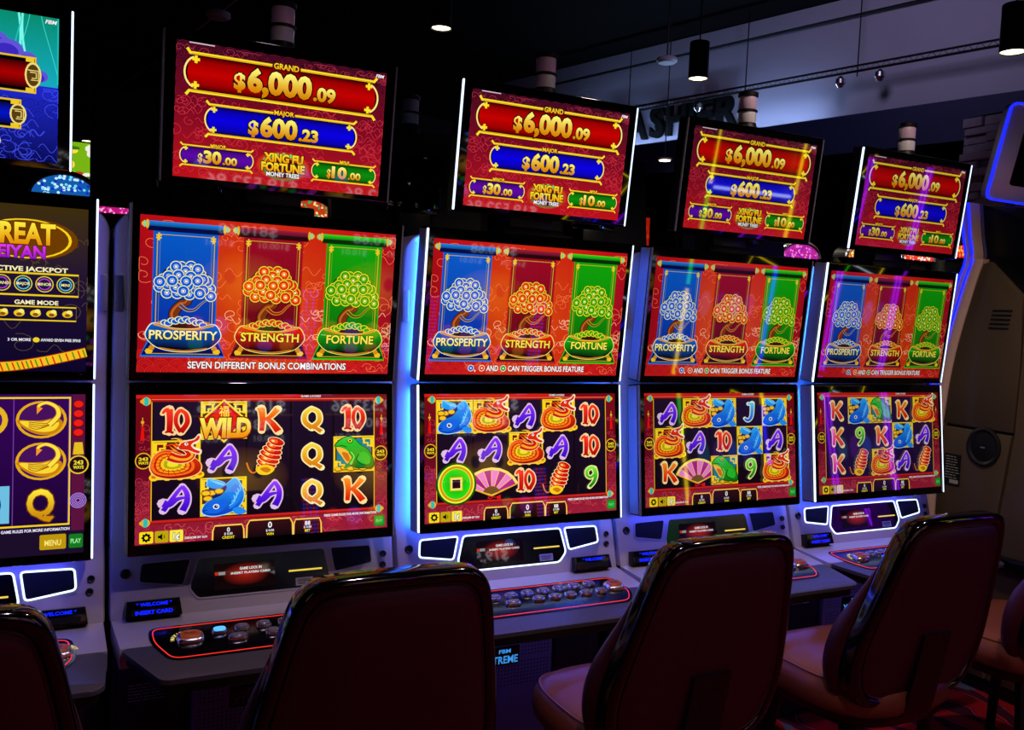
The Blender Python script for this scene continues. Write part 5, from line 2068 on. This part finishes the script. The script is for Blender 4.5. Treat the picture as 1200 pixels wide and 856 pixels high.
bmesh.ops.solidify(b.bm, geom=b.bm.faces[:], thickness=0.02)
obj('curved_front', b.mesh('curved_front'), 'pearl', t)
b = MB()
b.prism([(0.152, 1.70), (0.160, 1.985), (-0.22, 1.93), (-0.22, 1.60)], 0.55, 0.08, fx, 0.004)
obj('neck', b.mesh('neck'), 'housing', t)
# vents, speaker disc, notice
for k in range(5):
    b = MB()
    z = 1.545 - 0.0175 * k
    b.box(-0.003, 0.004, -0.069 + 0.003 * k, 0.014 + 0.003 * k, z - 0.0035, z + 0.0035, 0.001)
    obj('vent_slot', cached('vent%d' % k, lambda: b.mesh('vent_slot')), 'ink', t)
b = MB()
b.lathe([(0.080, -0.004), (0.080, 0.006), (0.070, 0.010), (0.060, 0.004), (0.045, 0.0065), (0.020, 0.012)], 32, fr=lambda x, y, z: (-z, 0.008 + x * 0.92, 0.995 + y))
sp = obj('speaker_disc', b.mesh('speaker_disc'), 'lamp_black', t)
b = MB()
b.box(-0.016, -0.010, -0.006, 0.014, 0.990, 0.997, 0.001)
obj('key_handle', b.mesh('key_handle'), 'chrome', sp)
b = MB()
b.box(-0.003, 0.001, 0.105, 0.180, 0.815, 0.945, 0)
nt = obj('notice_plate', b.mesh('notice_plate', False), 'ink', t)
b = MB()
rg = random.Random(9)
for j in range(9):
    y = 0.172
    while y > 0.125:
        w = rg.uniform(0.008, 0.022)
        b.box(-0.0036, -0.003, y - w, y, 0.932 - j * 0.011, 0.935 - j * 0.011, 0)
        y -= w + 0.004
b.box(-0.0036, -0.003, 0.110, 0.150, 0.822, 0.838, 0)
obj('notice_print', b.mesh('notice_print', False), 'label', nt)
b = MB()
b.box(-0.05, 0.05, -0.30, -0.06, 0.545, 0.580, 0.006)
obj('side_ledge', b.mesh('side_ledge'), 'black_metal', t)
# blank topper with a blue outline
FT = Matrix.Rotation(math.radians(13), 4, 'X') @ Matrix.Rotation(math.radians(-28), 4, 'Z')


def ft(u, v, l):
    p = FT @ Vector((u, -l, v))
    return (p.x + 0.02, p.y + 0.10, p.z + 1.98)


b = MB()
b.prism(rrect(0.0, 0.62, 0.02, 0.40, 0.03, 5), -0.06, 0.0, ft, 0.006)
tm = obj('topper_monitor', b.mesh('topper_monitor'), 'pearl', t)
b = MB()
b.prism(rrect(0.075, 0.545, 0.085, 0.335, 0.012, 4), -0.004, 0.004, ft)
obj('blank_screen', b.mesh('blank_screen', False), 'bezel', tm)
b = MB()
o_ = rrect(-0.004, 0.624, 0.016, 0.404, 0.032, 5)
b.ringprism(o_, inset(o_, 0.007), -0.010, 0.003, ft)
obj('blue_outline', b.mesh('blue_outline', False), 'blue_line', tm)

# ------------------------------------------------------------------ stone pier behind it: courses of ledge stone, each piece its own block
pier = struct('wall_pier', None, None) if False else None
b = MB()
b.box(5.56, 6.0, 1.72, 2.22, 0.0, 3.05)
pier = struct('wall_pier', b.mesh('wall_pier', False), 'darkwall', 'pier clad in rough grey ledge stone behind the right topper')
rg = random.Random(12)
for face in (0, 1):
    z = 1.90
    while z < 3.02:
        h = rg.uniform(0.045, 0.085)
        a0, a1 = (1.66, 2.24) if face == 0 else (5.50, 6.0)
        y = a0
        while y < a1 - 0.02:
            w = min(rg.uniform(0.12, 0.30), a1 - y)
            pr = rg.uniform(0.01, 0.06)
            b = MB()
            if face == 0:
                b.box(5.56 - pr, 5.60, y, y + w - 0.006, z, z + h - 0.005, 0.004, None, 1)
            else:
                b.box(y, y + w - 0.006, 1.72 - pr, 1.76, z, z + h - 0.005, 0.004, None, 1)
            obj('stone', b.mesh('stone', False), 'stone', pier)
            y += w
        z += h

# ------------------------------------------------------------------ machines standing back to back with the row
def rear_machine(x, label):
    r = thing('slot_machine', label, 'slot machine', (x, 1.05, 0), math.pi, 'machines of the row behind, seen from the back')
    b = MB()
    b.box(-0.34, 0.34, 0.06, 0.50, 0.0, 1.62, 0.02)
    obj('cabinet_body', b.mesh('cabinet_body'), 'housing', r)
    b = MB()
    b.prism(rrect(-0.275, 0.275, 0, FR_TP.L, 0.01, 3), -0.05, 0.0, lambda u, s, l: (u, FR_TP(u, s, l)[1] + 0.42, FR_TP(u, s, l)[2]), 0.003)
    tmn = obj('topper_monitor', b.mesh('topper_monitor'), 'housing', r)
    b = MB()
    b.box(-0.10, 0.10, 0.36, 0.44, 1.78, 1.98, 0.008)
    obj('back_cover', b.mesh('back_cover'), 'bezel', tmn)
    b = MB()
    b.box(-0.06, 0.06, 0.38, 0.46, 1.60, 1.78, 0.006)
    obj('topper_bracket', b.mesh('topper_bracket'), 'housing', r)
    bc = obj('beacon', cached('bbase', m_candle), 'lamp_black', r)
    bc.location = (0, 0.42, 0.0)
    obj('lens', MESH['lens1'], 'lens2', bc)
    obj('band', MESH['band1'], 'lamp_black', bc)
    obj('lens', MESH['lens2'], 'lens', bc)
    obj('band', MESH['band2'], 'lamp_black', bc)
    return r


rear_machine(-0.13, 'black back of a slot machine topper beside the teal topper')
rear_machine(0.60, 'black back of a slot machine with a beacon between first two red toppers')
rear_machine(1.33, 'black back of a slot machine behind the second and third red toppers')
rear_machine(2.06, 'black back of a slot machine behind the third and fourth red toppers')


# lit signs of machines farther back, glimpsed through the gaps
def fb(cx, y, zc):
    def f(u, s, l=0.0):
        return (u, -l, -s)
    return f


def far_sign(name, label, loc, shape, cols, seed, w, h, group='lit machine signs glimpsed behind the row'):
    t = thing(name, label, 'sign', loc, 0, group)
    a = Art()
    rg = random.Random(seed)
    if shape == 'dome':
        n = 20
        pts = [(w * math.cos(math.pi * k / n), -h * math.sin(math.pi * k / n)) for k in range(n + 1)]
        a.poly(pts, cols[0])
        for _ in range(70):
            th, q = rg.uniform(0.05, 3.09), math.sqrt(rg.uniform(0, 0.85))
            a.ell(w * q * math.cos(th), -h * q * math.sin(th), w * 0.05, w * 0.045, rg.choice(cols[1:]), 7)
    else:
        a.rect(-w, w, -h, h, cols[0])
        for _ in range(22):
            x, y = rg.uniform(-w * 0.85, w * 0.85), rg.uniform(-h * 0.85, h * 0.85)
            a.ell(x, y, w * rg.uniform(0.08, 0.3), h * rg.uniform(0.08, 0.3), rg.choice(cols[1:]), 9)
        pts = [(-w, -h), (w, -h), (w, h), (-w, h)]
    obj('lit_face', a.mesh('lit_face', fb(0, 0, 0), 0.001), 'art', t)
    b = MB()
    b.prism([(x * 1.08, y * 1.08 + (0.0 if shape == 'dome' else 0)) for x, y in pts], -0.10, 0.0, lambda u, s, l: (u, -l, -s))
    obj('housing', b.mesh('housing', False), 'housing', t)
    b = MB()
    b.box(-w * 0.8, w * 0.8, 0.02, 0.14, -loc[2], -h * (1.05 if shape != 'dome' else 0.0), 0.01)
    obj('column', b.mesh('column'), 'housing', t)
    if shape == 'dome':
        b = MB()
        b.tube([(w * 1.05 * math.cos(math.pi * k / 20), -0.01, h * 1.05 * math.sin(math.pi * k / 20)) for k in range(21)], 0.012, 6)
        obj('chrome_arch', b.mesh('chrome_arch'), 'chrome', t)
    return t


far_sign('dome_sign', 'blue sparkling dome sign beside the teal topper', (-0.47, 2.0, 1.86), 'dome', [(20, 90, 170), (120, 220, 255), (20, 40, 200), (200, 240, 255)], 1, 0.13, 0.10)
far_sign('dome_sign', 'red and gold dome sign peeking out under the first red topper', (0.585, 2.0, 1.862), 'dome', [(190, 60, 20), (255, 220, 150), (220, 20, 20), (60, 160, 90)], 2, 0.12, 0.09)
far_sign('dome_sign', 'pink dome sign in the gap between teal topper machine and WILD machine', (-0.25, 2.6, 1.86), 'dome', [(190, 20, 120), (255, 180, 230), (240, 60, 180)], 5, 0.10, 0.10)
far_sign('picture_sign', 'yellow and green picture screen glimpsed right of the teal topper', (-0.38, 3.0, 2.14), 'rect', [(120, 180, 20), (250, 226, 60), (60, 120, 20), (240, 240, 226), (190, 60, 40)], 3, 0.14, 0.11)
far_sign('picture_sign', 'orange red panel glimpsed between the second and third red toppers', (2.62, 2.2, 1.96), 'rect', [(150, 24, 8), (190, 40, 10), (150, 24, 8)], 4, 0.09, 0.10)
for k, (x, y, z, c, lb) in enumerate(((3.87, 1.6, 1.872, [(226, 60, 30), (240, 220, 40), (40, 190, 120), (250, 250, 250)], 'green and orange rounded sign under the farthest red topper'),
                                  (4.345, 1.6, 1.892, [(240, 60, 40), (255, 220, 120), (250, 250, 250), (250, 150, 160)], 'red and white rounded sign under the farthest red topper'),
                                  (4.76, 1.6, 1.935, [(226, 30, 30), (250, 190, 40), (240, 60, 60)], 'red fruit shaped sign right of the farthest red topper'),
                                  (3.353, 1.6, 1.842, [(190, 40, 150), (250, 130, 220), (150, 20, 190)], 'pink flower shaped sign between the third and fourth red toppers'))):
    far_sign('dome_sign', lb, (x, y, z), 'dome', c, 20 + k, 0.14, 0.085)
b = MB()
b.tube([(0, 0, 0), (0, 0, 1.55), (0, 0, 1.75), (0, 0, 2.30)], 0.3, 20, radii=[0.30, 0.30, 0.30, 0.30])
o = obj('round_pillar', b.mesh('round_pillar'), 'tan')
o.location = (1.72, 3.1, 0)
o['label'] = 'beige round bin-like pillar behind the gap between first two red toppers'
o['category'] = 'pillar'

# ------------------------------------------------------------------ opposite bank, behind the photographer, mirrored in the screens
def opp(cx, y=-2.62, top=1.62):
    def f(u, s, l=0.0):
        return (-u, l, top - s)
    return f


def opposite(x, label, gold, tubes):
    r = thing('slot_machine', label, 'slot machine', (x, -2.62, 0), 0, 'machines across the aisle')
    b = MB()
    b.box(-0.34, 0.34, -0.55, -0.004, 0.0, 1.66 if gold else 2.26, 0.02)
    obj('cabinet_body', b.mesh('cabinet_body'), 'housing', r)
    b = MB()
    b.box(-0.34, 0.34, -0.01, 0.24, 0.62, 0.66, 0.01)
    obj('deck', b.mesh('deck'), 'deck_dark', r)
    f = opp(x)
    a = Art()
    if gold:
        a.rect(-0.31, 0.31, 0.04, 0.92, (14, 6, 10))
        a.line([(-0.27, 0.09), (0.27, 0.09), (0.27, 0.19), (-0.27, 0.19)], 0.006, (130, 90, 30), closed=True)
        a.text('$19,532.86', 0, 0.14, 0.062, (225, 228, 235), width=0.46, off=0.005)
        a.poly([(-0.30, 0.08), (-0.22, 0.08), (-0.26, 0.02)], (40, 120, 226))
        a.poly([(0.30, 0.08), (0.22, 0.08), (0.26, 0.02)], (40, 120, 226))
        a.text('$810.68', 0, 0.24, 0.050, (200, 204, 214), width=0.30, off=0.005)
        a.text('$100.01', -0.14, 0.315, 0.030, (180, 184, 190), width=0.16, off=0.005)
        a.text('$10.01', 0.14, 0.315, 0.030, (180, 184, 190), width=0.14, off=0.005)
        a.radial(0, 0.52, 0.24, 0.16, (206, 150, 40), (90, 40, 6))
        a.radial(-0.08, 0.49, 0.03, 0.04, (20, 30, 60), (60, 40, 20))
        a.radial(0.08, 0.49, 0.03, 0.04, (20, 30, 60), (60, 40, 20))
        for k in range(5):
            a.ell(-0.24 + 0.12 * k, 0.76, 0.045, 0.05, ((150, 40, 160), (30, 130, 60), (190, 130, 30), (40, 70, 190), (190, 40, 40))[k], 14)
            a.ell(-0.24 + 0.12 * k, 0.86, 0.040, 0.035, ((190, 130, 30), (40, 70, 190), (190, 40, 40), (150, 40, 160), (30, 130, 60))[k], 14)
    else:
        a.rect(-0.28, 0.28, 0.10, 0.92, (20, 16, 60))
        for k in range(4):
            a.ell(-0.2 + 0.13 * k, 0.5, 0.05, 0.09, ((60, 40, 160), (30, 80, 190), (90, 30, 140), (30, 90, 140))[k], 14)
    obj('screen', a.mesh('screen', f, 0.0005), 'art_back', r)
    for nm, pts, c in tubes:
        b = MB()
        b.tube([(px, 0.012, pz) for px, pz in pts], 0.012 if 'thin' not in nm else 0.007, 6)
        obj('light_tube', b.mesh('light_tube'), c, r)
    if gold:
        # column of light dots on the side of the cabinet
        b1, b2 = MB(), MB()
        for j in range(26):
            for i in range(5):
                bb = b1 if (j // 4 + i) % 2 else b2
                px, pz = 0.335 + 0.018 * i - 0.036 + 0.02, 0.52 + 0.022 * j
                bb.box(px - 0.004, px + 0.004, -0.004, 0.004, pz - 0.004, pz + 0.004)
        o1 = obj('red_light_dots', b1.mesh('red_light_dots', False), 'dot_red', r)
        o1['kind'] = 'stuff'
        o2 = obj('blue_light_dots', b2.mesh('blue_light_dots', False), 'dot_blue', r)
        o2['kind'] = 'stuff'
    return r


MT['dot_red'] = emit('dot_red', (255, 50, 50), 10, False)
MT['dot_blue'] = emit('dot_blue', (60, 60, 255), 12, False)
MT['t_purple'] = emit('tube_purple', (150, 20, 255), 14)
MT['t_yellow'] = emit('tube_yellow', (255, 220, 20), 10)
MT['t_green'] = emit('tube_green', (40, 230, 20), 8)
MT['t_blue'] = emit('tube_blue', (30, 30, 255), 14)
MT['t_white'] = emit('tube_white', (220, 235, 255), 8)
opposite(-1.75, 'slot machine across the aisle, left of the photographer', True, [])
opposite(0.40, 'first gold faced slot machine across the aisle, seen mirrored in the WILD machine', True, [])
opposite(1.12, 'second gold faced slot machine across the aisle, mirrored in the screens', True, [])
opposite(1.84, 'third gold faced slot machine across the aisle, mirrored in the screens', True, [])
opposite(3.68, 'slot machine across the aisle with yellow, green and blue light tubes', False,
         [('a', [(-0.37, 1.78), (-0.37, 2.2), (0.37, 2.2), (0.37, 1.78)], 't_yellow'), ('b', [(-0.37, 1.25), (-0.37, 1.74)], 't_green'),
          ('c', [(-0.37, 0.62), (-0.37, 1.22)], 't_yellow'), ('d', [(0.37, 0.62), (0.37, 1.45)], 't_blue'), ('e', [(0.37, 1.46), (0.37, 1.74)], 't_yellow'), ('f', [(-0.33, 1.76), (0.33, 1.76)], 't_white')])
opposite(5.0, 'slot machine across the aisle with twin purple light tubes', False,
         [('thin', [(-0.33, 0.6), (-0.33, 2.1)], 't_purple'), ('thin2', [(-0.29, 0.6), (-0.29, 2.1)], 't_purple'), ('thin3', [(0.29, 0.6), (0.29, 2.1)], 't_purple'), ('thin4', [(0.33, 0.6), (0.33, 2.1)], 't_purple')])

# lamps over the aisle
pendant(0.3, -1.55, 3.1, 'added unseen pendant lamp over the aisle behind the leftmost stools', 80, (1.0, 0.68, 0.95), 120)  # added lamp out of view, pink fill for the silver fronts
pendant(1.75, -1.1, 3.1, 'pendant lamp over the aisle near the right-hand stools', 110, (1.0, 0.74, 0.64), 120)
